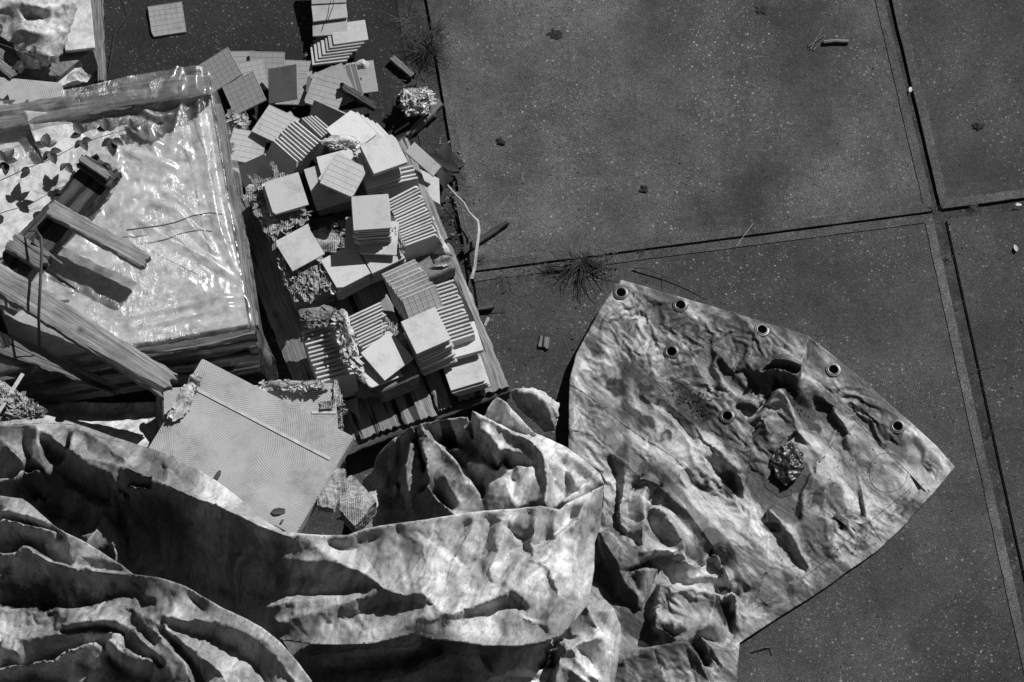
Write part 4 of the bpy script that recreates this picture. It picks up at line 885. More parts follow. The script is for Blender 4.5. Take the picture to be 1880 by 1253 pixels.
L1 = [
 [(1150, 522, .048), (1180, 553, .046), (1204, 590, .045), (1234, 618, .045), (1264, 650, .045), (1306, 705, .05), (1332, 728, .05)],
 [(1156, 523, .022), (1184, 552, .022), (1208, 589, .022), (1238, 617, .022), (1268, 649, .022), (1309, 702, .026)],
 [(1330, 729, .075), (1352, 733, .08), (1379, 739, .08), (1404, 744, .08)], [(1336, 737, .014), (1362, 747, .01), (1388, 757, .012), (1402, 750, .012)],
 [(1335, 742, .045), (1349, 752, .05), (1360, 766, .055), (1377, 781, .055), (1376, 808, .055), (1373, 835, .05)], [(1366, 762, .03), (1384, 780, .02), (1379, 808, .02), (1376, 838, .02)],
 [(1309, 618, .035), (1314, 655, .06), (1324, 690, .065), (1331, 722, .075)], [(1300, 630, .022), (1303, 665, .024)], [(1317, 642, .06), (1340, 665, .075), (1360, 690, .07), (1380, 712, .06), (1379, 735, .075)], [(1322, 660, .03), (1342, 690, .035), (1362, 715, .04)],
 [(1317, 640, .058), (1345, 655, .05), (1365, 672, .055), (1382, 695, .045), (1386, 710, .035)], [(1387, 680, .06), (1395, 700, .055), (1390, 725, .06), (1406, 740, .075)], [(1384, 720, .055), (1400, 735, .065)],
 [(1485, 620, .05), (1480, 643, .07), (1469, 669, .10), (1464, 691, .10)], [(1490, 627, .022), (1486, 650, .022), (1476, 680, .022), (1470, 694, .03)], [(1428, 649, .05), (1415, 663, .08), (1395, 677, .10)], [(1395, 655, .03), (1428, 649, .05), (1455, 645, .06), (1478, 648, .07)],
 [(1395, 677, .10), (1415, 675, .125), (1442, 679, .13), (1455, 685, .12), (1464, 691, .10)], [(1422, 657, .10), (1451, 663, .122), (1469, 670, .11)], [(1399, 682, .03), (1416, 681, .02), (1442, 685, .01), (1456, 692, .01)],
 [(1403, 688, .05), (1411, 700, .06), (1413, 716, .06), (1404, 726, .06)], [(1420, 700, .012), (1422, 712, .012)], [(1448, 712, .01), (1455, 740, .01), (1474, 764, .01), (1498, 772, .012), (1514, 767, .02)],
 [(1462, 697, .055), (1457, 703, .055), (1482, 727, .05), (1493, 754, .045), (1513, 760, .045)], [(1500, 723, .06), (1516, 719, .08), (1536, 736, .09), (1556, 759, .10), (1562, 775, .10), (1559, 793, .085)],
 [(1500, 727, .05), (1512, 735, .035), (1527, 747, .03), (1534, 768, .03), (1545, 785, .035), (1556, 796, .05)], [(1530, 712, .022), (1550, 733, .022), (1572, 762, .022), (1582, 800, .022)],
 [(1433, 706, .13), (1412, 727, .115), (1393, 756, .10), (1378, 794, .085), (1375, 824, .075), (1372, 848, .065), (1371, 880, .06), (1371, 913, .05)],
 [(1433, 706, .13), (1444, 723, .115), (1451, 745, .105), (1462, 779, .095), (1487, 810, .07), (1505, 833, .08)], [(1438, 703, .02), (1450, 722, .015), (1458, 745, .015), (1470, 775, .03), (1488, 795, .035), (1515, 798, .035)],
 [(1428, 704, .03), (1406, 728, .015), (1387, 757, .012)],
 [(1462, 781, .093), (1449, 792, .09), (1433, 817, .08), (1424, 837, .075), (1415, 855, .07), (1397, 885, .065), (1378, 903, .055)], [(1466, 788, .05), (1453, 800, .02), (1439, 824, .012), (1430, 843, .012), (1420, 862, .012), (1404, 888, .015), (1384, 908, .02)],
 [(1408, 741, .09), (1429, 750, .11), (1462, 779, .095)], [(1373, 835, .07), (1391, 865, .035), (1384, 890, .035)], [(1376, 842, .02), (1384, 866, .015), (1378, 890, .02)], [(1392, 762, .10), (1415, 800, .075), (1424, 835, .07)],
 [(1538, 774, .07), (1525, 803, .085), (1506, 835, .085), (1498, 859, .075), (1493, 861, .07), (1481, 899, .055), (1476, 935, .045), (1472, 964, .035), (1474, 985, .03), (1488, 1047, .03)], [(1545, 790, .04), (1532, 820, .03), (1514, 850, .03), (1500, 880, .025), (1488, 930, .022)], [(1495, 862, .06), (1478, 860, .03), (1464, 900, .025), (1462, 950, .022)],
 [(1559, 793, .085), (1557, 826, .07), (1557, 862, .04)], [(1548, 830, .03), (1540, 855, .026)], [(1563, 800, .085), (1566, 830, .07), (1577, 868, .055), (1584, 900, .045), (1592, 954, .03)], [(1560, 838, .02), (1569, 875, .014), (1579, 915, .012), (1588, 950, .012)], [(1580, 820, .03), (1600, 860, .025), (1612, 900, .022)],
 [(1503, 842, .07), (1530, 860, .05), (1560, 885, .025)], [(1520, 830, .04), (1545, 855, .03)],
 [(1141, 678, .06), (1167, 705, .07), (1198, 733, .075), (1224, 762, .08), (1248, 788, .08), (1270, 815, .08), (1291, 841, .08), (1315, 872, .085), (1342, 898, .09), (1370, 918, .09), (1388, 936, .09), (1407, 973, .09), (1409, 1010, .085), (1408, 1041, .08), (1403, 1069, .07), (1388, 1098, .05)],
 [(1207, 739, .05), (1231, 755, .042), (1248, 774, .042), (1265, 803, .048), (1276, 815, .06)], [(1207, 719, .06), (1236, 745, .07), (1260, 767, .075), (1279, 786, .07), (1294, 810, .07), (1315, 824, .075), (1351, 860, .08), (1365, 879, .08), (1371, 912, .065)],
 [(1298, 846, .04), (1327, 879, .03), (1351, 901, .035), (1366, 913, .05)], [(1320, 850, .045), (1340, 865, .045), (1352, 885, .04)], [(1420, 985, .02), (1420, 1020, .016), (1416, 1060, .02)],
 [(1110, 600, .055), (1140, 640, .055), (1174, 666, .055), (1207, 700, .055), (1246, 736, .048), (1279, 769, .044), (1296, 786, .046), (1330, 810, .05)], [(1175, 652, .055), (1220, 690, .04), (1236, 702, .038), (1270, 740, .032), (1298, 772, .032)], [(1205, 625, .048), (1245, 690, .045), (1285, 715, .045), (1305, 745, .045)],
 [(1100, 575, .055), (1125, 600, .052), (1150, 630, .06), (1176, 650, .056)], [(1063, 678, .085), (1098, 676, .08), (1115, 665, .085), (1140, 672, .062)], [(1065, 678, .085), (1085, 700, .07), (1120, 725, .068), (1150, 745, .072), (1165, 760, .075)],
 [(1047, 705, .09), (1075, 720, .088), (1105, 736, .085), (1143, 769, .085), (1184, 805, .085), (1243, 843, .09), (1270, 870, .095), (1303, 915, .105), (1339, 945, .11), (1372, 1000, .10), (1392, 1050, .085)], [(1183, 780, .085), (1215, 790, .07), (1232, 786, .075)], [(1190, 800, .08), (1195, 835, .095), (1186, 868, .10)],
 [(1050, 788, .10), (1088, 798, .105), (1117, 829, .115), (1150, 851, .12), (1174, 871, .12), (1208, 884, .13), (1243, 915, .14), (1265, 932, .14), (1297, 976, .14), (1322, 1018, .14), (1343, 1062, .13)],
 [(1220, 830, .09), (1250, 870, .115), (1275, 910, .125), (1300, 950, .125)], [(1330, 960, .105), (1345, 990, .125), (1360, 1030, .115)], [(1318, 985, .125), (1330, 1010, .11)],
 [(1118, 838, .08), (1131, 870, .055), (1136, 910, .05), (1131, 950, .05), (1138, 975, .055), (1160, 990, .06), (1174, 1003, .07)], [(1080, 850, .085), (1100, 900, .07), (1112, 960, .08)],
 [(1150, 853, .115), (1143, 891, .10), (1139, 927, .10), (1140, 962, .095), (1150, 975, .08)], [(1182, 876, .07), (1170, 898, .045), (1156, 922, .04), (1155, 950, .04), (1176, 958, .05)], [(1196, 886, .115), (1180, 905, .095), (1174, 918, .10), (1180, 955, .10), (1176, 1003, .12)],
 [(1213, 892, .07), (1206, 915, .05), (1193, 932, .045), (1212, 968, .045), (1238, 1001, .045)], [(1187, 921, .12), (1210, 935, .14), (1232, 970, .15), (1249, 1001, .15), (1257, 1027, .14)], [(1226, 905, .10), (1240, 935, .11), (1262, 960, .12), (1285, 990, .12)],
 [(1257, 1027, .14), (1280, 1028, .12), (1294, 1018, .12), (1303, 1004, .11)], [(1305, 1008, .06), (1320, 1022, .05), (1328, 1046, .05)], [(1250, 1022, .02), (1268, 1034, .03), (1300, 1036, .03), (1325, 1048, .05)],
 [(1150, 1041, .10), (1175, 1030, .12), (1198, 1018, .12), (1220, 1010, .13), (1243, 1013, .13)], [(1156, 1048, .05), (1200, 1030, .02), (1235, 1026, .015)], [(1112, 985, .11), (1140, 1000, .10), (1176, 1012, .13), (1220, 1006, .13)],
 [(1101, 976, .14), (1128, 1021, .125), (1148, 1063, .115), (1173, 1083, .10), (1174, 1108, .09)], [(1097, 992, .02), (1108, 1040, .01), (1126, 1082, .01), (1150, 1128, .01)],
 [(1150, 1044, .095), (1180, 1046, .08), (1207, 1044, .075), (1195, 1083, .07), (1176, 1108, .085)], [(1163, 1060, .05), (1172, 1080, .06)], [(1128, 1089, .05), (1148, 1086, .075), (1160, 1100, .07), (1172, 1110, .06), (1142, 1139, .03)],
 [(1212, 1050, .02), (1214, 1064, .012), (1204, 1095, .01), (1193, 1125, .01), (1173, 1182, .01), (1190, 1192, .01)], [(1215, 1069, .13), (1209, 1100, .14), (1207, 1125, .14), (1215, 1159, .14), (1238, 1165, .125), (1245, 1180, .12)],
 [(1215, 1069, .13), (1230, 1072, .14), (1241, 1083, .15), (1272, 1075, .155), (1295, 1085, .15), (1317, 1097, .14), (1345, 1094, .12)], [(1241, 1084, .15), (1263, 1114, .125), (1263, 1153, .115), (1266, 1176, .11)], [(1317, 1098, .14), (1310, 1125, .14), (1305, 1148, .13), (1285, 1166, .12), (1266, 1178, .11)],
 [(1325, 1105, .05), (1340, 1135, .02), (1345, 1165, .015), (1330, 1185, .015), (1300, 1172, .02), (1275, 1182, .02)], [(1222, 1168, .02), (1240, 1172, .02), (1236, 1178, .02), (1200, 1190, .012)], [(1222, 1090, .13), (1235, 1125, .12), (1240, 1155, .12)], [(1350, 1096, .115), (1356, 1120, .09), (1352, 1150, .05)],
 [(1263, 1053, .10), (1295, 1052, .105), (1325, 1053, .10), (1343, 1066, .10)], [(1240, 1064, .06), (1300, 1068, .06), (1338, 1080, .06)], [(1339, 1069, .10), (1352, 1054, .115), (1362, 1046, .125), (1370, 1060, .115), (1381, 1072, .09)], [(1345, 1088, .05), (1380, 1078, .04)], [(1345, 1072, .10), (1365, 1075, .10)],
 [(1132, 1220, .07), (1150, 1210, .10), (1179, 1201, .125), (1210, 1192, .14), (1243, 1182, .15), (1260, 1182, .145), (1277, 1196, .135), (1290, 1222, .12), (1303, 1252, .11), (1310, 1300, .1)], [(1205, 1200, .125), (1215, 1225, .12), (1225, 1260, .12)], [(1262, 1190, .13), (1270, 1225, .10), (1280, 1260, .10)],
 [(1270, 1184, .03), (1285, 1200, .02), (1300, 1230, .02)], [(1288, 1170, .10), (1297, 1180, .10), (1308, 1193, .09), (1330, 1192, .07), (1354, 1190, .05)], [(1288, 1170, .10), (1300, 1205, .09), (1318, 1253, .08)], [(1308, 1195, .09), (1325, 1225, .08), (1330, 1253, .07)],
 [(1594, 959, .022), (1560, 990, .024), (1531, 1016, .024), (1510, 1030, .024), (1491, 1045, .03), (1464, 1069, .035), (1420, 1090, .04), (1371, 1122, .05)], [(1480, 1072, .03), (1486, 1092, .022)], [(1408, 1105, .055), (1440, 1108, .03)],
 [(1421, 928, .10), (1441, 954, .085), (1464, 988, .07), (1476, 1012, .06), (1486, 1045, .03)], [(1421, 928, .10), (1412, 950, .06), (1407, 970, .045)], [(1415, 985, .02), (1430, 1010, .018), (1450, 1032, .018), (1476, 1046, .02)],
 [(1397, 887, .07), (1395, 916, .065), (1404, 960, .05)], [(1402, 892, .03), (1406, 925, .025), (1410, 950, .03)], [(1402, 915, .055), (1415, 922, .06), (1421, 928, .10)], [(1430, 905, .014), (1450, 935, .018), (1470, 955, .022)],
 [(1423, 1072, .05), (1412, 1085, .02), (1400, 1092, .02)], [(1500, 1000, .022), (1520, 1005, .03), (1540, 990, .024)], [(1360, 1130, .05), (1358, 1165, .03)],
 [(1210, 590, .022), (1290, 622, .024), (1395, 655, .03)], [(1500, 700, .022), (1600, 793, .022), (1690, 885, .022)], [(1240, 600, .024), (1300, 640, .03)], [(1405, 628, .022), (1440, 640, .03)],
]
st1 = [(1275, 745, .05, 46, 1.1), (1262, 715, .05, 28, .9), (1310, 775, .05, 24, .8), (1448, 858, .03, 46, 1.3), (1440, 890, .02, 26, 1), (1475, 745, .05, 30, 1), (1140, 705, .08, 34, .62), (1165, 740, .1, 26, .6), (1120, 690, .1, 24, .6),
       (1200, 715, .06, 22, .7), (1310, 985, .1, 26, .6), (1345, 1010, .1, 18, .5), (1598, 850, .03, 22, .5), (1640, 855, .02, 26, .45), (1550, 960, .03, 20, .6), (1340, 880, .05, 24, .7), (1590, 745, .03, 16, .6), (1150, 590, .05, 30, .45), (1170, 1150, .02, 40, .7), (1480, 1000, .03, 24, .5), (1215, 1110, .1, 30, .4), (1710, 855, .02, 14, .5)]
st1 = [(a, b, c, d * 1.05, e * 1.05) for a, b, c, d, e in st1] + [(1190, 770, .08, 26, .7), (1225, 800, .08, 20, .6), (1420, 960, .05, 20, .8), (1500, 780, .03, 18, .8), (1570, 745, .05, 14, .8), (1330, 1130, .03, 30, .6), (1290, 880, .1, 18, .6), (1260, 650, .05, 18, .5), (1445, 1055, .03, 20, .6), (1320, 700, .06, 14, .6), (1100, 640, .06, 26, .6), (1540, 900, .02, 26, .55), (1380, 850, .06, 14, .7)]
out1 = [(x, y, z * .8) for x, y, z in out1]; L1 = [[(x, y, z * .88) for x, y, z in L] for L in L1]
_, f1 = tin_sheet('cloth', out1, L1, M['tarp'], t1, step=.0072, boost=.25, grow=.1, ang=-.85, crumple=(.055, .0065), holes=[((x, y, z), .0195) for x, y, z in G1], stains=st1, seed=2)
grommets(t1, f1, G1)
def seam(parent, f, pts, r=.0016, mat='dstrap'):
    pts = [P(*p) for p in pts]; q = []
    for a, b in zip(pts, pts[1:]):
        n = max(2, int((b - a).length / .012))
        for i in range(n): v = a.lerp(b, i / n); q.append((v.x, v.y, f(v.x, v.y) + .0005))
    from_bm('hem_seam', tube_bm(q, r, r, 5), M[mat], parent)
for s_ in ([(1210, 590, .03), (1290, 622, .03), (1395, 655, .04)], [(1500, 700, .03), (1600, 795, .03), (1690, 885, .03)], [(1672, 895, .03), (1594, 959, .03), (1531, 1016, .03), (1464, 1069, .03)], [(1684, 880, .03), (1712, 905, .03)], [(1595, 955, .03), (1625, 1000, .03)], [(1580, 712, .02), (1560, 735, .02)],
           [(1050, 706, .09), (1105, 736, .085), (1143, 769, .085), (1184, 805, .085), (1243, 843, .09), (1270, 870, .095), (1303, 915, .10)], [(1052, 788, .1), (1088, 798, .1), (1117, 829, .11), (1174, 871, .12), (1208, 884, .13)], [(1174, 666, .055), (1207, 700, .055), (1246, 736, .05)]):
    seam(t1, f1, s_, .0013)
ring = [P(1630 + 36 * math.cos(a) * (1 if math.cos(a) > 0 else .9), 865 + 36 * math.sin(a), .024) for a in [k * .22 for k in range(27)]]
from_bm('patch_outline', tube_bm([(p.x + .01 * noise.noise(p * 9), p.y, f1(p.x, p.y) + .0005) for p in ring], .0009, .0009, 5), M['dstrap'], t1)
bmp = bmesh.new(); q4 = [(1672, 872), (1690, 850), (1716, 884), (1700, 902)]
from_bm('corner_patch', prism_bm([P(x, y, f1(*P(x, y, .02)[:2]) + .004) for x, y in q4][::-1], .003, bmp), M['tarp'], t1)
# ---- heaped tarpaulin, several folds of one cloth
t2 = tag(empty('tarpaulin', P(500, 1080, 0)), 'heaped pale tarpaulin falling in deep folds over the front of the cartons', 'tarpaulin', 'discarded tarpaulins')
oa = [(-260, 768, .46), (0, 766, .46), (32, 762, .46), (87, 763, .465), (151, 781, .47), (201, 799, .47), (256, 817, .48), (320, 838, .50), (393, 880, .50), (440, 915, .50), (478, 948, .50), (520, 977, .51), (549, 981, .53), (600, 984, .52), (640, 985, .52), (668, 973, .51), (700, 967, .50), (760, 958, .48), (820, 948, .47), (869, 940, .455), (946, 935, .43), (991, 930, .41), (1028, 936, .385), (1040, 926, .38), (1108, 892, .335),
 (1106, 920, .30), (1103, 962, .25), (1092, 996, .23), (1091, 1048, .22), (1083, 1090, .22), (1076, 1114, .22), (1047, 1151, .24), (1026, 1170, .26), (986, 1182, .28), (946, 1187, .28), (888, 1186, .28), (842, 1178, .28), (795, 1174, .28), (760, 1164, .28), (725, 1172, .27), (682, 1183, .25), (634, 1185, .24), (569, 1183, .24), (513, 1176, .23), (488, 1155, .2), (400, 1120, .12), (280, 1075, .12), (240, 1062, .16), (200, 1050, .22), (100, 1010, .24), (0, 975, .26), (-260, 965, .26)]
LA = [
 [(-260, 785, .475), (0, 783, .475), (68, 781, .485), (135, 783, .49), (187, 806, .485), (228, 811, .485), (270, 824, .49)],
 [(68, 786, .50), (71, 803, .49), (75, 822, .48), (85, 848, .455), (95, 870, .44), (101, 862, .43), (105, 852, .42)], [(72, 788, .49), (90, 802, .495), (110, 815, .50), (127, 829, .51)], [(78, 815, .44), (92, 840, .41), (108, 846, .40), (122, 836, .43)],
 [(68, 786, .50), (56, 800, .475), (58, 820, .47), (61, 842, .465), (91, 871, .445)], [(44, 800, .455), (42, 818, .435), (54, 842, .43)], [(0, 800, .45), (20, 830, .46), (40, 850, .455), (30, 880, .45)],
 [(-260, 888, .46), (0, 886, .46), (20, 886, .46), (41, 873, .46), (74, 866, .455), (95, 872, .43)], [(-260, 896, .34), (0, 893, .34), (22, 893, .33), (44, 882, .33), (74, 876, .34), (88, 882, .36)],
 [(145, 787, .54), (137, 793, .54), (132, 806, .54), (130, 829, .54), (137, 837, .545), (145, 841, .55), (176, 846, .55), (210, 857, .555), (249, 872, .56), (285, 888, .56), (320, 904, .565), (366, 922, .565), (400, 936, .565), (440, 952, .56), (485, 972, .555), (520, 984, .545), (535, 988, .54), (549, 984, .53)],
 [(128, 795, .49), (126, 812, .46), (126, 831, .44)], [(149, 789, .54), (168, 797, .535), (187, 808, .53), (205, 824, .535), (220, 839, .54), (236, 858, .545), (252, 872, .55)], [(155, 800, .525), (160, 820, .52), (165, 835, .525), (200, 850, .53), (225, 856, .53)],
 [(236, 848, .52), (245, 860, .52), (262, 874, .53), (290, 888, .54), (310, 896, .545)], [(215, 822, .505), (250, 838, .50), (290, 850, .50), (330, 880, .515), (400, 915, .52), (450, 945, .53)], [(300, 850, .51), (310, 870, .53), (345, 895, .53)],
 [(133, 840, .54), (160, 858, .535), (180, 866, .53), (207, 876, .53), (212, 888, .52), (222, 900, .51), (250, 906, .51), (285, 912, .52), (330, 922, .53), (360, 935, .53), (367, 929, .54)], [(112, 851, .43), (145, 872, .42), (180, 893, .41), (207, 911, .40), (232, 911, .40), (270, 915, .42)],
 [(105, 868, .38), (130, 885, .34), (165, 902, .33), (200, 917, .32)], [(91, 884, .37), (80, 898, .345), (68, 914, .33), (85, 916, .34), (97, 921, .33)], [(91, 884, .37), (89, 900, .345), (97, 921, .33)], [(91, 884, .37), (118, 892, .36), (145, 908, .36), (165, 922, .355), (182, 934, .35), (197, 924, .35)], [(60, 908, .25), (80, 926, .24), (110, 945, .25), (150, 950, .28)],
 [(200, 920, .34), (195, 935, .35), (193, 950, .35), (185, 964, .35), (178, 978, .36), (162, 997, .37), (160, 1010, .36)], [(110, 940, .27), (130, 965, .30), (140, 985, .34), (160, 985, .35)], [(184, 955, .30), (170, 975, .31), (155, 985, .32)],
 [(195, 950, .35), (203, 962, .34), (207, 970, .335), (212, 995, .325), (215, 1020, .32), (214, 1035, .31)], [(212, 950, .24), (224, 990, .21), (230, 1030, .18), (250, 1052, .16)],
 [(232, 925, .30), (260, 960, .27), (290, 1010, .22), (300, 1060, .14)], [(290, 925, .44), (320, 975, .34), (340, 1020, .26), (345, 1060, .16)], [(345, 935, .48), (360, 990, .38), (400, 1050, .22), (420, 1090, .16)], [(395, 945, .50), (425, 1000, .38), (445, 1045, .30), (465, 1085, .22)], [(350, 960, .42), (400, 1010, .32)], [(440, 965, .50), (470, 1020, .37), (490, 1055, .30)], [(420, 1020, .30), (450, 1015, .36), (490, 1030, .37)],
 [(492, 978, .535), (494, 995, .48), (496, 1006, .46), (510, 1018, .45), (521, 1028, .445)], [(551, 985, .53), (541, 990, .52), (530, 1005, .49), (524, 1014, .475), (521, 1028, .455), (512, 1030, .44)], [(500, 990, .47), (515, 1005, .45)],
 [(521, 1029, .45), (560, 1033, .47), (600, 1032, .485), (622, 1036, .49), (640, 1045, .485), (668, 1056, .475), (690, 1070, .465), (703, 1080, .46)], [(551, 982, .53), (580, 1003, .51), (603, 1019, .495), (622, 1034, .49)], [(604, 1000, .49), (640, 1010, .46), (668, 1005, .45), (690, 985, .46)], [(660, 990, .46), (675, 1030, .45), (690, 1050, .44)],
 [(480, 1096, .2), (520, 1092, .24), (560, 1091, .27), (600, 1090, .29), (640, 1087, .32), (675, 1080, .38)], [(500, 1045, .36), (560, 1060, .36), (620, 1065, .37), (660, 1070, .39)],
 [(490, 1118, .27), (512, 1110, .295), (541, 1103, .32), (580, 1099, .34), (612, 1097, .35), (645, 1094, .37), (675, 1088, .41), (699, 1082, .45)], [(494, 1130, .25), (513, 1144, .28), (550, 1133, .31), (592, 1120, .34), (640, 1107, .38), (699, 1083, .45)], [(565, 1100, .34), (580, 1108, .33), (588, 1119, .33)], [(513, 1144, .28), (500, 1150, .24), (490, 1155, .21)],
 [(600, 1145, .29), (650, 1130, .30), (700, 1110, .33), (730, 1105, .35)], [(703, 1081, .46), (720, 1086, .455), (738, 1089, .45), (773, 1089, .45), (780, 1096, .445), (787, 1104, .435), (800, 1114, .43), (812, 1126, .42), (825, 1131, .42), (832, 1122, .425)], [(715, 1098, .38), (745, 1104, .37), (770, 1104, .40)], [(786, 1098, .44), (770, 1125, .38), (749, 1151, .32)], [(800, 1115, .43), (792, 1123, .41), (780, 1120, .41), (769, 1137, .38), (790, 1135, .39)], [(640, 1150, .28), (700, 1140, .30), (740, 1155, .30)],
 [(829, 1131, .42), (847, 1124, .42), (866, 1117, .42), (888, 1109, .425), (909, 1101, .43), (925, 1096, .435), (934, 1090, .44), (931, 1078, .44), (935, 1068, .44)], [(835, 1140, .36), (870, 1128, .35), (905, 1115, .34), (930, 1104, .34)], [(930, 1066, .44), (912, 1071, .43), (893, 1077, .42), (861, 1084, .415), (838, 1090, .415), (821, 1098, .415)],
 [(941, 1083, .445), (958, 1098, .40), (975, 1114, .37)], [(938, 1093, .36), (950, 1106, .34), (966, 1116, .345), (926, 1111, .33)], [(925, 1112, .33), (890, 1140, .31), (848, 1172, .29)], [(978, 1116, .37), (984, 1100, .39), (985, 1070, .40), (988, 1042, .405)], [(975, 1118, .36), (960, 1140, .33), (920, 1150, .31)], [(960, 1135, .34), (985, 1145, .33), (1008, 1160, .30)],
 [(869, 940, .455), (873, 955, .455), (866, 973, .455), (848, 1000, .45), (838, 1016, .445), (829, 1034, .44), (818, 1069, .43), (817, 1095, .42)], [(862, 962, .435), (845, 985, .43), (825, 1020, .43)], [(880, 960, .43), (868, 990, .43), (848, 1030, .43), (838, 1070, .42)],
 [(769, 957, .475), (775, 980, .465), (779, 1000, .465), (776, 1013, .46), (781, 1032, .455), (771, 1061, .45), (773, 1085, .45)], [(730, 970, .46), (735, 1010, .44), (745, 1050, .44), (760, 1080, .45)], [(800, 958, .46), (805, 1000, .44), (800, 1050, .43), (800, 1095, .43)],
 [(903, 955, .41), (893, 985, .40), (880, 1013, .385), (868, 1040, .38), (858, 1069, .375), (866, 1081, .38), (882, 1077, .39)], [(925, 955, .43), (905, 1000, .42), (885, 1050, .40)], [(946, 955, .43), (935, 975, .43), (925, 992, .425), (909, 1026, .415), (888, 1069, .40)],
 [(957, 936, .425), (959, 955, .41), (959, 973, .40), (946, 982, .36), (959, 990, .35), (975, 983, .36)], [(937, 975, .40), (950, 984, .35), (968, 985, .355)], [(991, 931, .41), (985, 950, .41), (981, 968, .415), (978, 989, .41), (980, 1005, .40)], [(970, 940, .40), (968, 965, .39)], [(1010, 940, .385), (1000, 965, .37), (993, 985, .36)], [(1028, 939, .39), (1023, 955, .385), (1018, 972, .38), (1012, 990, .37)],
 [(1079, 922, .37), (1068, 940, .375), (1055, 958, .38), (1040, 974, .385), (1022, 988, .39), (1004, 1003, .395), (985, 1011, .395)], [(1055, 945, .33), (1035, 965, .34), (1012, 985, .345), (988, 1000, .35), (978, 1003, .36)], [(1040, 926, .38), (1060, 915, .35), (1085, 905, .34)],
 [(979, 1018, .40), (984, 1030, .405), (994, 1037, .405), (1010, 1048, .405), (1018, 1070, .395), (1026, 1095, .385), (1018, 1112, .375), (1010, 1127, .365), (1007, 1157, .32)], [(1003, 1060, .38), (1008, 1090, .37), (1000, 1120, .36)], [(909, 1050, .405), (935, 1043, .41), (962, 1036, .41), (981, 1027, .41)], [(915, 1038, .38), (935, 1012, .37), (965, 1000, .365)], [(925, 1030, .375), (950, 1020, .38), (970, 1010, .37)],
 [(1090, 945, .29), (1074, 965, .325), (1066, 985, .325), (1060, 1008, .32), (1052, 1048, .30), (1050, 1060, .295), (1055, 1093, .27)], [(1086, 975, .25), (1072, 1010, .25), (1066, 1050, .245), (1062, 1093, .24)], [(1044, 980, .36), (1040, 1020, .34), (1038, 1060, .33), (1045, 1090, .29)], [(1045, 1095, .28), (1040, 1120, .28), (1030, 1150, .28)],
]
sta = [(40, 1000, .3, 60, .4), (870, 1010, .4, 22, .4), (905, 1040, .38, 24, .35), (560, 1140, .33, 50, .35), (240, 870, .5, 30, .3), (40, 850, .45, 22, .4), (1020, 1070, .38, 16, .45), (700, 1010, .4, 20, .4), (300, 880, .5, 24, .35)]
def ease(p):
    x, y, z = p; k = min(1, max(0, (x - 470) / 60)) * min(1, max(0, (y - 985) / 90)); return (x, y, z + (.46 - z) * .52 * k)
oa = [ease(p) for p in oa]; LA = [[ease(p) for p in L] for L in LA]
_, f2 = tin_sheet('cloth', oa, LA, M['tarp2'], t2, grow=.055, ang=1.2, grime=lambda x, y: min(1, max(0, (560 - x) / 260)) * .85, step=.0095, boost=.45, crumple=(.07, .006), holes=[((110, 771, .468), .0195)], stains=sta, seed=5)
grommets(t2, f2, [(110, 771, .468)])
ob = [(-260, 912, .47), (0, 912, .47), (41, 916, .47), (55, 925, .465), (68, 937, .465), (86, 954, .475), (104, 970, .485), (122, 980, .485), (150, 992, .485), (180, 1010, .485), (222, 1037, .485), (246, 1056, .49), (288, 1061, .51), (315, 1068, .51), (340, 1077, .51), (380, 1101, .51), (411, 1118, .50), (447, 1134, .495), (480, 1152, .49), (513, 1178, .48), (545, 1213, .47), (572, 1250, .46), (620, 1380, .42), (-260, 1380, .30)]
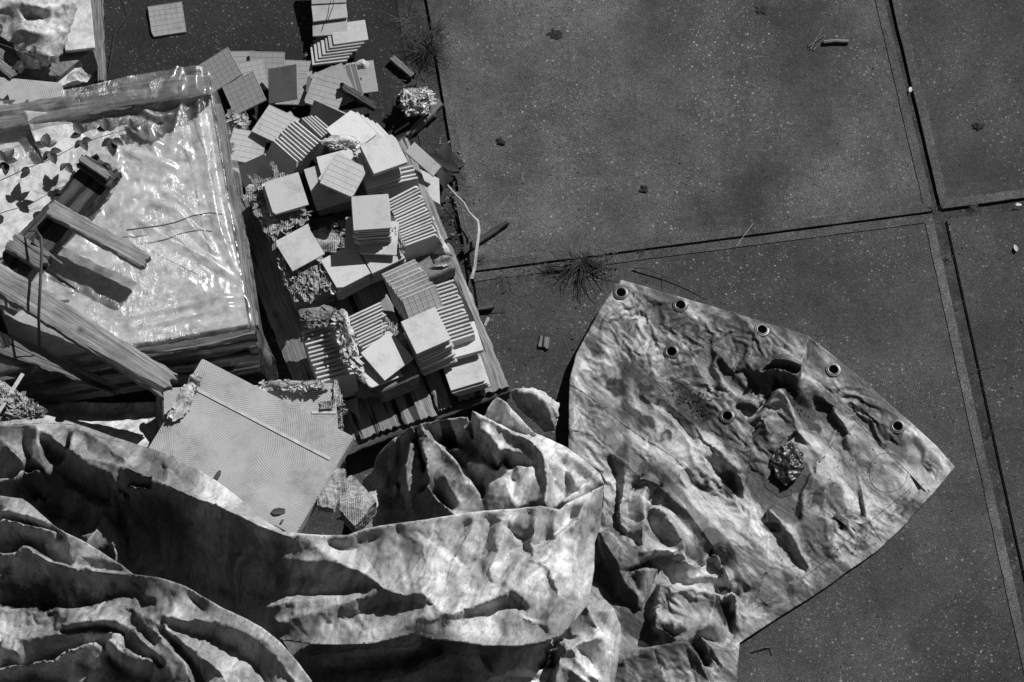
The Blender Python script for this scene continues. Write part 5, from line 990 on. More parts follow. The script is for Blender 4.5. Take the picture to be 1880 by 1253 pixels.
LB = [
 [(-260, 957, .50), (0, 957, .50), (30, 960, .50), (62, 966, .50), (90, 972, .495), (112, 977, .49), (122, 983, .488)], [(-260, 968, .34), (0, 968, .34), (60, 978, .34), (100, 984, .37), (118, 990, .42)], [(0, 940, .488), (60, 952, .485), (104, 972, .487)],
 [(83, 1001, .42), (100, 998, .45), (124, 994, .475)], [(124, 994, .475), (128, 1008, .465), (131, 1025, .46), (139, 1035, .47)], [(87, 1004, .39), (110, 1022, .40), (131, 1040, .45)], [(139, 1034, .475), (158, 1025, .485), (179, 1023, .487), (200, 1030, .487), (222, 1037, .485)], [(145, 1042, .46), (180, 1045, .455), (225, 1050, .465)],
 [(-260, 1016, .45), (0, 1018, .455), (9, 1018, .46), (31, 1020, .465), (40, 1012, .485), (50, 1008, .49), (58, 1010, .49), (65, 1019, .49), (80, 1027, .49), (96, 1034, .49), (131, 1043, .49), (160, 1049, .49), (196, 1053, .49), (246, 1056, .49)], [(-260, 1006, .33), (0, 1006, .33), (36, 1003, .34), (62, 1002, .35), (80, 1014, .37), (105, 1030, .41)],
 [(-260, 1106, .33), (0, 1106, .33), (30, 1109, .33), (65, 1113, .33), (100, 1113, .335), (139, 1112, .34), (174, 1107, .36), (210, 1098, .39), (246, 1089, .43)], [(30, 1030, .45), (50, 1060, .40), (60, 1100, .345)], [(70, 1030, .47), (110, 1050, .43), (118, 1095, .36)], [(130, 1050, .47), (180, 1070, .42), (240, 1080, .44)],
 [(248, 1058, .49), (253, 1072, .46), (256, 1085, .45), (257, 1100, .44), (266, 1108, .445), (283, 1107, .47)], [(288, 1064, .505), (272, 1072, .49), (259, 1083, .465)], [(262, 1095, .475), (290, 1098, .485), (310, 1104, .48)], [(340, 1085, .50), (360, 1108, .48), (375, 1125, .48)],
 [(-260, 1119, .37), (0, 1119, .375), (60, 1121, .385), (109, 1119, .395), (165, 1120, .42), (218, 1119, .45), (240, 1123, .46), (261, 1130, .47), (278, 1139, .475), (294, 1148, .475)],
 [(285, 1138, .47), (295, 1135, .49), (307, 1136, .495), (340, 1140, .495), (380, 1142, .495), (420, 1150, .495), (460, 1168, .49), (500, 1200, .48), (540, 1250, .46)], [(300, 1140, .47), (296, 1146, .46)], [(312, 1150, .45), (345, 1160, .44), (380, 1168, .43), (430, 1190, .42), (470, 1225, .42), (490, 1260, .42)],
 [(296, 1149, .475), (308, 1160, .475), (322, 1172, .475), (350, 1193, .475), (380, 1216, .47), (400, 1235, .465), (420, 1262, .46)], [(300, 1162, .42), (318, 1185, .40), (335, 1205, .38), (355, 1230, .37), (370, 1262, .36)], [(345, 1175, .45), (390, 1205, .45), (440, 1262, .44)],
 [(236, 1147, .445), (247, 1141, .465), (265, 1147, .47), (283, 1160, .475), (300, 1178, .475), (316, 1195, .475), (340, 1219, .475), (352, 1240, .47), (362, 1262, .465)], [(245, 1150, .44), (262, 1165, .44), (285, 1190, .44)],
 [(105, 1155, .42), (120, 1147, .44), (135, 1143, .455), (170, 1140, .465), (203, 1141, .47), (215, 1150, .47), (229, 1159, .47), (245, 1172, .465), (261, 1183, .465), (290, 1205, .465), (316, 1229, .46), (330, 1250, .45)], [(112, 1160, .405), (150, 1158, .39), (190, 1158, .37), (222, 1170, .36), (240, 1190, .36), (270, 1213, .37), (300, 1232, .39)],
 [(-260, 1175, .40), (0, 1178, .40), (50, 1172, .41), (105, 1163, .42), (152, 1165, .425), (190, 1167, .43), (218, 1165, .45), (224, 1176, .45), (231, 1187, .45), (245, 1198, .45), (261, 1209, .45), (290, 1224, .45), (312, 1240, .445), (330, 1262, .44)], [(90, 1130, .385), (100, 1150, .38), (60, 1150, .38), (10, 1150, .375)], [(125, 1128, .41), (120, 1140, .40)],
 [(0, 1190, .41), (9, 1196, .41), (30, 1196, .42), (33, 1203, .42)], [(0, 1200, .38), (25, 1203, .38)],
 [(-260, 1232, .39), (0, 1226, .405), (44, 1219, .42), (80, 1208, .43), (109, 1200, .435), (150, 1190, .445), (190, 1183, .45), (200, 1186, .45), (220, 1200, .44), (240, 1213, .435), (265, 1220, .43), (292, 1230, .42), (310, 1250, .40)], [(-260, 1242, .28), (0, 1236, .28), (50, 1230, .28), (110, 1215, .28), (160, 1203, .28), (192, 1198, .27), (215, 1222, .27), (235, 1236, .27), (280, 1250, .29)], [(150, 1222, .30), (180, 1232, .33), (220, 1250, .32)], [(0, 1262, .30), (60, 1240, .31), (180, 1262, .3)],
]
stb = [(20, 1092, .35, 50, .62), (80, 1100, .35, 55, .58), (150, 1102, .36, 44, .5), (220, 1092, .4, 26, .4), (30, 940, .45, 20, .4), (250, 1075, .46, 16, .5), (120, 1130, .4, 14, .6), (100, 1190, .42, 30, .35)]
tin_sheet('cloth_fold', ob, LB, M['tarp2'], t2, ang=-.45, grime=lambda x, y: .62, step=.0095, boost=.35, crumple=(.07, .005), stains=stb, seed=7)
oc = [(640, 1010, .08), (655, 950, .10), (664, 905, .10), (666, 880, .12), (684, 866, .16), (692, 840, .22), (708, 822, .25), (728, 805, .285), (758, 786, .34), (800, 776, .33), (840, 771, .33), (856, 769, .335), (867, 760, .38), (880, 766, .355), (888, 766, .31), (896, 750, .31), (905, 738, .31), (914, 731, .31), (929, 739, .29), (940, 752, .27), (954, 766, .26), (980, 793, .25), (1010, 806, .245), (1039, 820, .24), (1065, 838, .25), (1088, 857, .27), (1102, 873, .30), (1109, 892, .325), (1108, 930, .24), (1060, 970, .2), (1000, 990, .2), (850, 1000, .2), (700, 1020, .1)]
LC = [
 [(867, 760, .38), (885, 768, .355), (905, 776, .35), (928, 787, .35), (949, 798, .35), (970, 808, .35), (985, 820, .35), (995, 835, .355), (1000, 847, .36), (1004, 862, .365), (1006, 879, .37), (1004, 900, .37), (1000, 930, .37)], [(890, 768, .25), (912, 777, .22), (935, 786, .22), (958, 795, .22), (980, 802, .23)],
 [(914, 732, .31), (916, 752, .27), (912, 772, .24)], [(930, 745, .28), (945, 775, .26), (975, 797, .25)], [(912, 773, .24), (940, 776, .25), (978, 796, .24)],
 [(867, 760, .38), (870, 775, .36), (875, 791, .34), (884, 810, .31), (895, 827, .29), (908, 848, .27), (919, 872, .25)], [(862, 778, .27), (866, 797, .18), (880, 830, .13), (898, 855, .12), (914, 878, .12)], [(897, 803, .34), (905, 818, .33), (912, 832, .32), (920, 846, .31), (929, 858, .30)], [(875, 790, .34), (897, 803, .34)],
 [(912, 831, .32), (924, 827, .325), (936, 828, .325), (950, 832, .325), (966, 840, .32), (978, 850, .32), (988, 859, .32)], [(930, 848, .27), (950, 852, .26), (968, 858, .28)], [(949, 798, .35), (958, 815, .33), (975, 832, .325), (985, 850, .33)], [(985, 822, .35), (990, 845, .33), (995, 868, .34)],
 [(760, 791, .335), (790, 790, .31), (820, 790, .29), (845, 792, .27), (860, 790, .28)], [(782, 797, .27), (800, 802, .22), (820, 808, .19), (845, 818, .17), (862, 812, .17)], [(800, 812, .26), (815, 819, .25), (830, 821, .24), (845, 820, .23)], [(815, 826, .14), (840, 822, .13), (868, 825, .14), (890, 845, .12), (905, 866, .11)],
 [(765, 790, .34), (770, 810, .34), (776, 832, .335), (782, 857, .33), (785, 875, .32), (786, 892, .31), (794, 905, .30), (810, 922, .285), (822, 935, .275), (836, 950, .265)], [(777, 795, .325), (800, 812, .315), (821, 832, .305), (834, 846, .295), (846, 862, .285), (853, 875, .28), (861, 886, .275), (873, 897, .27), (883, 906, .265), (880, 918, .26), (875, 935, .25)],
 [(826, 832, .17), (840, 845, .16), (853, 860, .15), (868, 882, .13), (888, 902, .11), (886, 930, .11)], [(800, 915, .14), (812, 935, .12), (824, 950, .12)], [(790, 830, .315), (810, 870, .285), (835, 910, .26), (850, 945, .25)], [(815, 850, .29), (835, 885, .275), (850, 915, .25)],
 [(762, 800, .17), (769, 825, .14), (776, 860, .13), (778, 884, .14)], [(755, 816, .29), (750, 835, .285), (744, 857, .28), (744, 880, .265), (746, 901, .25), (750, 918, .22), (756, 935, .20)], [(755, 816, .29), (768, 819, .27), (772, 850, .265), (775, 876, .26), (768, 895, .245), (762, 908, .23), (758, 930, .2)], [(745, 882, .265), (775, 876, .26)],
 [(735, 825, .16), (732, 860, .14), (728, 875, .13), (735, 910, .12), (742, 935, .12)], [(743, 854, .28), (734, 872, .23), (726, 889, .19), (735, 897, .21), (746, 902, .24)], [(763, 913, .25), (780, 912, .25), (795, 913, .25), (805, 922, .24), (812, 933, .23), (809, 955, .2)], [(765, 905, .24), (775, 900, .22), (785, 893, .24), (792, 906, .26)], [(766, 920, .2), (775, 950, .18)],
 [(850, 860, .22), (858, 852, .235), (868, 848, .25), (882, 851, .25), (895, 854, .25), (905, 864, .24), (914, 876, .23), (903, 886, .21), (892, 892, .20)], [(850, 862, .22), (853, 873, .23), (862, 884, .24), (862, 872, .21), (858, 860, .21)], [(868, 852, .24), (865, 870, .17), (870, 890, .14)], [(880, 862, .20), (888, 880, .19), (893, 890, .2)],
 [(888, 940, .24), (889, 915, .27), (895, 893, .29), (905, 886, .295), (916, 880, .30), (928, 877, .30), (932, 890, .30), (936, 906, .30), (943, 920, .30), (949, 935, .30)], [(884, 900, .14), (884, 925, .12)], [(928, 877, .30), (938, 879, .28), (949, 881, .28)], [(949, 856, .31), (950, 868, .31), (949, 880, .30), (943, 900, .29), (941, 912, .29)], [(949, 855, .31), (960, 857, .32), (975, 861, .325), (988, 860, .325), (988, 870, .325), (975, 876, .325), (963, 881, .32), (950, 895, .305), (942, 911, .295)], [(988, 870, .325), (996, 885, .34), (1000, 905, .35)], [(960, 930, .31), (980, 920, .33), (992, 905, .34)],
 [(924, 861, .14), (929, 872, .16)], [(927, 858, .24), (940, 853, .25), (949, 855, .28)],
 [(1010, 880, .30), (1020, 890, .28), (1030, 900, .27), (1042, 916, .27)], [(995, 825, .31), (1015, 826, .29), (1037, 829, .285), (1058, 843, .29), (1076, 859, .295), (1095, 876, .31), (1108, 891, .325)], [(1022, 836, .29), (1035, 858, .30), (1051, 881, .30), (1056, 895, .295), (1061, 908, .30)], [(1030, 850, .27), (1045, 880, .27), (1055, 905, .28)], [(1008, 860, .31), (1015, 875, .29), (1030, 890, .28)], [(1083, 879, .30), (1075, 890, .31), (1058, 905, .32), (1045, 915, .33), (1032, 926, .335)], [(1012, 890, .30), (1020, 910, .29), (1030, 925, .30)], [(1060, 870, .285), (1075, 880, .29)],
 [(690, 846, .21), (686, 870, .15), (692, 890, .13), (709, 913, .10), (726, 932, .09)], [(700, 838, .22), (712, 860, .13), (720, 900, .11)], [(722, 815, .27), (740, 812, .25), (752, 800, .30)], [(719, 936, .13), (730, 930, .14), (741, 930, .14), (742, 955, .14)], [(668, 925, .13), (690, 930, .15), (718, 930, .11)], [(672, 905, .13), (695, 925, .14), (700, 950, .14)],
]
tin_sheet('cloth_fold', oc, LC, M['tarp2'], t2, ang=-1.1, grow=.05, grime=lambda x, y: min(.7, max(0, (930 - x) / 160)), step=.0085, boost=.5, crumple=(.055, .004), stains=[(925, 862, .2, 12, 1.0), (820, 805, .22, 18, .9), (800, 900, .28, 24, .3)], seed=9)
od = [(500, 1140, .05), (600, 1160, .08), (760, 1150, .10), (850, 1165, .10), (960, 1168, .12), (1040, 1145, .16), (1078, 1092, .17), (1094, 1098, .16), (1112, 1102, .13), (1128, 1118, .12), (1140, 1150, .11), (1141, 1175, .10), (1136, 1210, .09), (1128, 1260, .08), (1110, 1380, .08), (560, 1380, .04), (540, 1220, .03)]
LD = [
 [(560, 1205, .06), (620, 1200, .13), (680, 1196, .15), (720, 1192, .13), (770, 1186, .12)], [(600, 1230, .03), (680, 1225, .04), (760, 1215, .04), (810, 1200, .05)], [(640, 1262, .10), (700, 1250, .13), (760, 1231, .12), (785, 1218, .13), (808, 1210, .15), (834, 1199, .17), (855, 1207, .17), (877, 1206, .17), (886, 1222, .16), (898, 1244, .14), (910, 1262, .12)], [(885, 1210, .08), (897, 1228, .07), (905, 1236, .10)],
 [(898, 1244, .17), (925, 1245, .17), (965, 1247, .16), (989, 1240, .17), (1005, 1215, .2), (1026, 1195, .23), (1028, 1183, .25)], [(928, 1237, .18), (940, 1231, .2), (951, 1226, .215), (956, 1210, .22), (962, 1199, .23), (978, 1188, .24), (1000, 1184, .245), (1028, 1182, .25)], [(900, 1236, .13), (920, 1215, .11), (945, 1195, .11), (960, 1186, .12)], [(965, 1228, .2), (985, 1212, .21), (1010, 1196, .23)],
 [(1032, 1188, .06), (1024, 1203, .05), (1006, 1216, .05), (996, 1238, .05), (1010, 1235, .05), (1020, 1215, .06)], [(990, 1248, .14), (1000, 1228, .16), (1009, 1219, .17), (1013, 1235, .16), (1012, 1262, .14)],
 [(1032, 1172, .24), (1038, 1185, .25), (1039, 1202, .25), (1032, 1212, .24), (1028, 1221, .235), (1022, 1238, .22), (1015, 1262, .20)], [(1039, 1201, .25), (1060, 1190, .245), (1080, 1180, .24), (1097, 1168, .235)], [(1050, 1165, .22), (1074, 1160, .22), (1090, 1162, .23)], [(1076, 1114, .21), (1084, 1130, .215), (1092, 1143, .22), (1098, 1160, .225), (1105, 1172, .22), (1110, 1190, .20), (1118, 1215, .17), (1120, 1262, .15)],
 [(1052, 1198, .25), (1060, 1214, .23), (1071, 1228, .215), (1084, 1242, .20), (1098, 1252, .19)], [(1068, 1200, .20), (1085, 1215, .18), (1095, 1240, .17)], [(1100, 1130, .17), (1112, 1150, .13), (1125, 1190, .12), (1128, 1215, .11)], [(1093, 1120, .18), (1110, 1125, .17), (1126, 1120, .14)], [(1085, 1102, .16), (1100, 1108, .17), (1107, 1102, .15)], [(1115, 1195, .12), (1128, 1198, .11)], [(1030, 1222, .23), (1050, 1238, .22), (1075, 1256, .2)],
]
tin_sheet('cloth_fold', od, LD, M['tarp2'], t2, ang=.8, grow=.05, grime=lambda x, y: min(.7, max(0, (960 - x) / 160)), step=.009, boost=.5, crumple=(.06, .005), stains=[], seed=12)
seam(t2, f2, [(0, 783, .47), (68, 781, .47), (135, 783, .47), (187, 806, .48), (240, 816, .48)], .001)
seam(t2, f2, [(872, 956, .45), (866, 973, .43), (848, 1000, .42), (829, 1034, .41), (818, 1069, .41)], .001)
# ------------------------------------------------------------------ plants, sticks and litter
def tuft(cx, cy, n, lpx, label, z=0, dirs=(0, 360), up=.6, mat='grass', seed=0, r=.0013):
    rn = random.Random(seed); bm = bmesh.new(); c = P(cx, cy, z)
    for i in range(n):
        a = math.radians(rn.uniform(*dirs)); L = lpx * .00235 * rn.uniform(.45, 1.1); h = L * up * rn.uniform(.3, 1); cu = rn.uniform(-.8, .8)
        p0 = c + Vector((rn.gauss(0, .012), rn.gauss(0, .012), 0)); pts = []
        for k in range(7):
            t = k / 6; aa = a + cu * t; pts.append(p0 + Vector((math.cos(aa) * L * t, math.sin(aa) * L * t, h * (4 * t * (1 - t)) * .7 + .003 + h * .15 * t)))
        tube_bm(pts, r, r * .25, 3, bm, flat=.4)
    return tag(from_bm('grass_tuft', bm, M[mat]), label, 'grass tuft', 'weeds in the paving joints')
tuft(1066, 482, 60, 78, 'largest dry grass tuft, sprawling from the joint above the grommeted tarpaulin', dirs=(185, 355), up=.25, mat='grassd', seed=1, r=.0032)
tuft(1068, 478, 26, 50, 'short upright blades behind the sprawling tuft at the joint', dirs=(20, 160), up=.5, mat='grass', seed=2)
tuft(928, 508, 22, 38, 'thin dry tuft where the joint meets the pallet side', dirs=(180, 360), up=.3, mat='grass', seed=3)
tuft(782, 92, 110, 66, 'dark bushy grass tuft at the top of the wide joint', up=.6, mat='grassd', seed=4, r=.0018)
tuft(790, 100, 34, 60, 'pale dry blades arching out of the dark bushy tuft', dirs=(-40, 200), up=.5, mat='grass', seed=5)
tuft(750, 45, 12, 60, 'few bent stalks by the picture top beside the wide joint', dirs=(60, 300), up=.3, mat='grass', seed=6)
tuft(825, 395, 26, 28, 'low moss like grass between pallet and steel strip', mat='grassd', seed=7)
tuft(880, 480, 30, 30, 'matted roots at the lower end of the white strap', mat='grass', seed=8)
tuft(1740, 470, 14, 16, 'sparse short grass in the joint below the slab crossing', mat='grass', seed=9)
tuft(1790, 375, 14, 22, 'wisps of dry grass under the rim of the far right slab', dirs=(160, 220), up=.2, mat='grass', seed=10)
tuft(760, 215, 14, 34, 'thin stalks rising between the dirty lump and long stick', dirs=(60, 130), mat='grass', seed=11)
for i, (x, y, n, L, dr, lb) in enumerate(((960, 497, 16, 26, (180, 360), 'sparse blades left of the sprawling tuft'), (1010, 492, 18, 30, (170, 350), 'thin tuft close left of the sprawling tuft'), (1110, 472, 18, 30, (0, 360), 'short tuft close right of the sprawling tuft'), (1180, 462, 10, 20, (200, 340), 'few short blades further along the joint to the right'), (765, 150, 24, 40, (0, 360), 'matted tuft just above the dirty cardboard lump'), (800, 60, 20, 44, (-40, 80), 'tuft leaning onto the large slab at the joint top'), (845, 330, 18, 26, (0, 360), 'low tuft beneath the broad leaved weed'), (1716, 380, 12, 14, (0, 360), 'tiny tuft at the crossing of the slab joints'), (1760, 560, 12, 14, (0, 360), 'tiny tuft halfway down the right hand joint'), (1815, 790, 12, 16, (0, 360), 'tiny tuft low in the right hand joint'))):
    tuft(x, y, n, L, lb, dirs=dr, up=.4, mat='grassd' if i % 2 else 'grass', seed=30 + i, r=.0015)
def leaf_bm(c, ang, L, W, tilt=0, bm=None, fold=.12):
    bm = bm or bmesh.new(); n = 8; R = Matrix.Rotation(ang, 3, 'Z') @ Matrix.Rotation(-tilt, 3, 'Y'); rows = []
    for i in range(n + 1):
        t = i / n; wd = W * (math.sin(math.pi * t ** .8) ** .8) * (1 + .08 * (-1) ** i) + .0004
        rows.append([bm.verts.new(c + R @ Vector((L * t, s_ * wd / 2, abs(s_) * wd * fold - L * .25 * t * t))) for s_ in (-1, -.5, 0, .5, 1)])
    for a, b in zip(rows, rows[1:]):
        for k in range(4): bm.faces.new((a[k], b[k], b[k + 1], a[k + 1]))
    return bm
def plant(name, stem, groups, label, cat, mat='leaf', r=.002):
    t = tag(empty(name, P(*stem[0])), label, cat); rn = random.Random(len(stem) + len(groups))
    from_bm('stem', tube_bm([P(*p) for p in stem], r, r * .5, 5), M['bark'], t)
    for x, y, z, a0, L, k in groups:
        for i in range(k):
            an = math.radians(a0 + (i - (k - 1) / 2) * (62 if k > 1 else 0)) + rn.uniform(-.15, .15); ll = L * .00235 * (1.1 if i == k // 2 else .85)
            from_bm('leaf', leaf_bm(P(x, y, z), an, ll, ll * .62, rn.uniform(-.1, .35)), M[mat], t, smooth=True)
    return t
plant('bramble', [(-40, 340, .60), (0, 332, .60), (55, 307, .61), (100, 290, .62), (150, 262, .62), (205, 246, .61), (250, 232, .60), (285, 215, .58)],
      [(8, 296, .63, 60, 27, 3), (12, 300, .62, 240, 20, 2), (84, 270, .64, 100, 27, 3), (92, 278, .63, 300, 24, 3), (150, 246, .64, 130, 25, 3), (150, 258, .63, 290, 22, 3), (196, 240, .64, 100, 24, 3), (206, 256, .62, 270, 27, 3), (240, 234, .63, 30, 20, 3), (55, 312, .62, 200, 20, 2), (120, 300, .62, 280, 20, 2)],
      'leafy bramble shoot trailing across the wrapped crate from the left', 'bramble')
plant('bramble', [(-10, 78, .50), (25, 90, .50), (60, 104, .50), (85, 122, .49), (108, 141, .47)], [(35, 94, .51, 60, 18, 3), (62, 100, .51, 90, 16, 3), (70, 112, .5, 250, 16, 2), (92, 112, .5, 30, 15, 3), (42, 120, .5, 200, 20, 3), (5, 55, .5, 180, 26, 2)],
      'small thorny twig with tiny leaves over the crumpled cardboard', 'bramble', r=.0028)
plant('weed', [(812, 305, .0), (816, 300, .02), (818, 296, .03)], [(814, 300, .03, 90, 40, 5), (816, 304, .03, 270, 42, 5), (818, 302, .025, 0, 34, 3)], 'broad leaved weed sprouting from the joint by the half tile', 'weed', mat='grassd')
def stick(name, pts, r, label, mat='bark', r1=None, seg=6, cat='stick', group='sticks and twigs'):
    return tag(from_bm(name, tube_bm([P(*p) for p in pts], r, r * .6 if r1 is None else r1, seg), M[mat]), label, cat, group)
stick('twig', [(1163, 492, .01), (1188, 494, .02), (1225, 508, .015), (1262, 526, .01), (1300, 549, .005)], .0032, 'long thin dark twig just above the grommeted tarpaulin corner', r1=.001)
stick('twig', [(1218, 500, .012), (1216, 540, .004)], .0014, 'side shoot hanging off the long thin twig')
stick('twig', [(1512, 78, .009), (1534, 76, .009), (1558, 77, .009)], .0095, 'stubby stick lying flat on the large upper slab', mat='wood', r1=.009, seg=7)
for i, (a, b) in enumerate((((1488, 90), (1511, 50)), ((1484, 86), (1517, 62)), ((1494, 92), (1516, 66)))):
    stick('twig', [(*a, .006), (*b, .012)], .0026, ['steepest of the three crossed slivers beside the stubby stick', 'flattest of the three crossed slivers beside the stubby stick', 'middle one of the three crossed slivers beside the stubby stick'][i], mat='wood')
stick('twig', [(1458, 70, .004), (1474, 41, .006)], .0012, 'hair thin stalk left of the crossed slivers')
stick('twig', [(1352, 452, .004), (1368, 430, .01), (1384, 409, .006)], .001, 'hair thin pale stalk standing over the joint', mat='pale')
stick('twig', [(885, 562, .02), (905, 566, .02), (930, 570, .01)], .0025, 'forked dark twig beside the pallet near side')
stick('twig', [(1380, 1197, .005), (1414, 1188, .006), (1418, 1202, .005)], .003, 'bent rusty nail or wire below the tarpaulin hem', mat='wood', cat='bent wire')
stick('twig', [(1790, 680, .005), (1828, 672, .006)], .0012, 'pale grass stalk near the right joint', mat='wood')
stick('wire', [(200, 130, .01), (212, 60, .02), (240, 20, .03), (232, 0, .02), (220, -20, .02)], .0015, 'dark curved wire on the dark slab left of the lone tile', cat='wire')
stick('wire', [(602, 38, .10), (612, 10, .11), (614, -10, .11)], .0022, 'crooked twig across the shingled column of tiles')
plank('wood_stub', (718, 104, .03), (760, 139, .03), 12, .02, 'wood', 'short grooved stick lying left of the dark grass tuft', 'stick', 'sticks and twigs', seed=101, jag=.01)
plank('wood_stub', (624, 156, .20), (690, 196, .05), 14, .025, 'woodd', 'dark wood stub propped on the ribbed tile, casting a slanted shadow', 'stick', 'sticks and twigs', seed=102, jag=.012)
plank('wood_stick', (746, 250, .03), (812, 184, .06), 15, .028, 'wood', 'long weathered stick reaching over the slab edge by the lump', 'stick', 'sticks and twigs', seed=103, jag=.012, taper=(.7, 1.1))
plank('wood_stick', (848, 462, .02), (934, 405, .03), 11, .022, 'woodd', 'dark pointed stick poking onto the slab below the white strap', 'stick', 'sticks and twigs', seed=104, jag=.015, taper=(1.3, .7))
plank('wood_stub', (876, 566, .02), (908, 560, .03), 11, .02, 'woodd', 'dark rotten stub beside the near side of the pallet', 'stick', 'sticks and twigs', seed=105, jag=.01)
plank('wood_stick', (724, 243, .02), (752, 225, .02), 3, .006, 'pale', 'thin pale sliver left of the long weathered stick', 'stick', 'sticks and twigs', seed=106, jag=.003)
plank('wood_stick', (784, 188, .05), (796, 170, .07), 5, .008, 'pale', 'pale splinter sticking out of the dirty lump', 'stick', 'sticks and twigs', seed=107, jag=.003)
plank('steel_strip', (838, 352, .006), (866, 488, .006), 12, .008, 'rim', 'dull steel strip lying along the joint right of the pallet', 'steel strip', seed=108, jag=.001, warp=0)
plank('wood_post', (181, -40, .10), (186, 150, .10), 14, .05, 'wood', 'pale edged plank end on running up to the picture top by the crate', 'plank', g_, seed=109)
plank('broken_board', (1002, 615, .012), (998, 640, .012), 20, .012, 'wood', 'splintered wood chip on the slab left of the grommeted tarpaulin', 'wood chip', seed=110, jag=.012)
plank('pale_stub', (890, 598, .02), (897, 582, .03), 5, .008, 'pale', 'small white stub by the near side of the pallet', 'scrap', seed=111, jag=.002)
sp = [P(*p) for p in ((822, 340, .04), (838, 358, .05), (852, 372, .05), (862, 390, .06), (878, 406, .07), (880, 425, .07), (875, 460, .05), (872, 490, .03), (866, 512, .02))]
bm = bmesh.new(); rg = []
for i, p in enumerate(sp):
    d = (sp[min(i + 1, len(sp) - 1)] - sp[max(i - 1, 0)]); d.z = 0; d.normalize(); wd = .0025 + .0038 * min(1, max(0, (i - 3) / 3)); n = Vector((-d.y, d.x, .2 * math.sin(i)))
    rg.append([bm.verts.new(p + n * wd + Vector((0, 0, .001))), bm.verts.new(p - n * wd + Vector((0, 0, .001))), bm.verts.new(p - n * wd - Vector((0, 0, .0008))), bm.verts.new(p + n * wd - Vector((0, 0, .0008)))])
for a, b in zip(rg, rg[1:]):
    for k in range(4): bm.faces.new((a[k], b[k], b[(k + 1) % 4], a[(k + 1) % 4]))
bmesh.ops.recalc_face_normals(bm, faces=bm.faces); tag(from_bm('strap', bm, M['pale']), 'pale plastic strap curling over the slab edge right of the tiles', 'strap')
scrap('crumpled_lump', [(734, 172, .01), (748, 163, .02), (780, 163, .02), (794, 172, .01), (792, 192, .01), (785, 208, .01), (760, 212, .01), (738, 204, .01)], [[(745, 172, .09), (775, 170, .10), (785, 185, .08), (770, 200, .08), (745, 196, .07), (745, 172, .09)], [(760, 184, .02), (765, 188, .02)]], 'card', 'crumpled dirty lump of cardboard beside the wide joint', 'cardboard lump', seed=41, amp=.01, crease=.006)
scrap('plastic_wrapping', [(935, 728, .05), (950, 722, .09), (975, 722, .10), (1000, 730, .10), (1024, 748, .07), (1026, 770, .05), (1018, 800, .02), (995, 795, .03), (975, 775, .04), (950, 760, .04)], [[(950, 735, .11), (972, 728, .13), (985, 760, .08)], [(975, 726, .13), (1005, 745, .11), (1015, 780, .06)]], 'paper', 'crumpled white wrapping tucked behind the heaped tarpaulin', 'wrapping', seed=42, amp=.006, crease=.01, flat=False, facet=.05, thick=.001)
scrap('wet_leaf_clod', [(1414, 846, .02), (1430, 822, .02), (1455, 815, .02), (1474, 832, .02), (1476, 860, .02), (1460, 884, .02), (1440, 892, .02), (1422, 876, .02)], [[(1430, 840, .03), (1460, 850, .035), (1450, 875, .03)]], 'wet', 'glistening black clod of wet leaves caught in the tarpaulin folds', 'leaf clod', seed=43, amp=.006, crease=.007, flat=False, step=.005, freq=34)
scrap('crumpled_cardboard', [(-30, -30, .34), (60, -30, .36), (140, -25, .36), (147, 30, .36), (130, 70, .36), (118, 105, .34), (90, 130, .32), (50, 134, .32), (25, 90, .36), (-10, 60, .38), (-40, 50, .38)], [[(20, 10, .42), (80, 25, .44), (130, 15, .42)], [(30, 60, .43), (80, 70, .44), (120, 60, .41)], [(50, 100, .40), (95, 110, .38)], [(50, 40, .37), (100, 45, .38)]], 'paper', 'big crumpled sheet of wet cardboard at the upper left corner', 'crumpled cardboard', seed=45, amp=.008, crease=.012, freq=11, step=.008, flat=False, facet=.05)
def board(name, pts, z, d, mat, label, cat='board', group='boards behind the wrapped crate'):
    return tag(from_bm(name, bevel(prism_bm([P(x, y, z) for x, y in pts], d), .002), M[mat]), label, cat, group)
board('pale_board', [(88, -60), (120, 94), (174, 88), (160, -60)], .32, .02, 'board', 'flat pale board under the crumpled cardboard, clean right edge')
board('pale_board', [(100, 104), (104, 160), (150, 150), (150, 112)], .25, .02, 'board', 'small pale board corner just above the crate rail')
board('grey_board', [(-60, 136), (-60, 230), (130, 200), (112, 152)], .34, .05, 'comb', 'striped grey board lying behind the crate rail')
board('grey_board', [(-60, -60), (-60, 140), (110, 140), (170, 90), (165, -60)], .28, .26, 'cardd', 'shadowy carton stack under the crumpled cardboard', 'carton')
plank('brown_board', (-30, 75, .37), (40, 128, .35), 50, .02, 'wood', 'brown board tilted at the left edge below the crumpled cardboard', 'board', 'boards behind the wrapped crate', seed=112)
scrap('white_fluff', [(120, 150, .27), (135, 132, .29), (150, 128, .28), (168, 142, .26), (160, 152, .26)], [], 'paper', 'crumbs of white foam beside the crate rail', 'foam crumbs', seed=46, amp=.012)
o_ = shreds([(736, 168), (792, 168), (790, 206), (745, 210)], .06, 130, 16, 'paper', seed=21, zr=.05, tilt=.9); tag(o_, 'loose torn shreds crowning the dirty lump by the wide joint', 'torn cardboard')
o_ = shreds([(555, 575), (618, 566), (612, 592), (560, 602)], .34, 50, 13, 'cardd', seed=22, zr=.02); tag(o_, 'grey torn shreds at the upper end of the front left row', 'torn cardboard')
o_ = shreds([(690, 585), (730, 600), (722, 622), (700, 612)], .31, 40, 10, 'card', seed=23); tag(o_, 'torn shreds in the gap beside the tall front stack', 'torn cardboard')
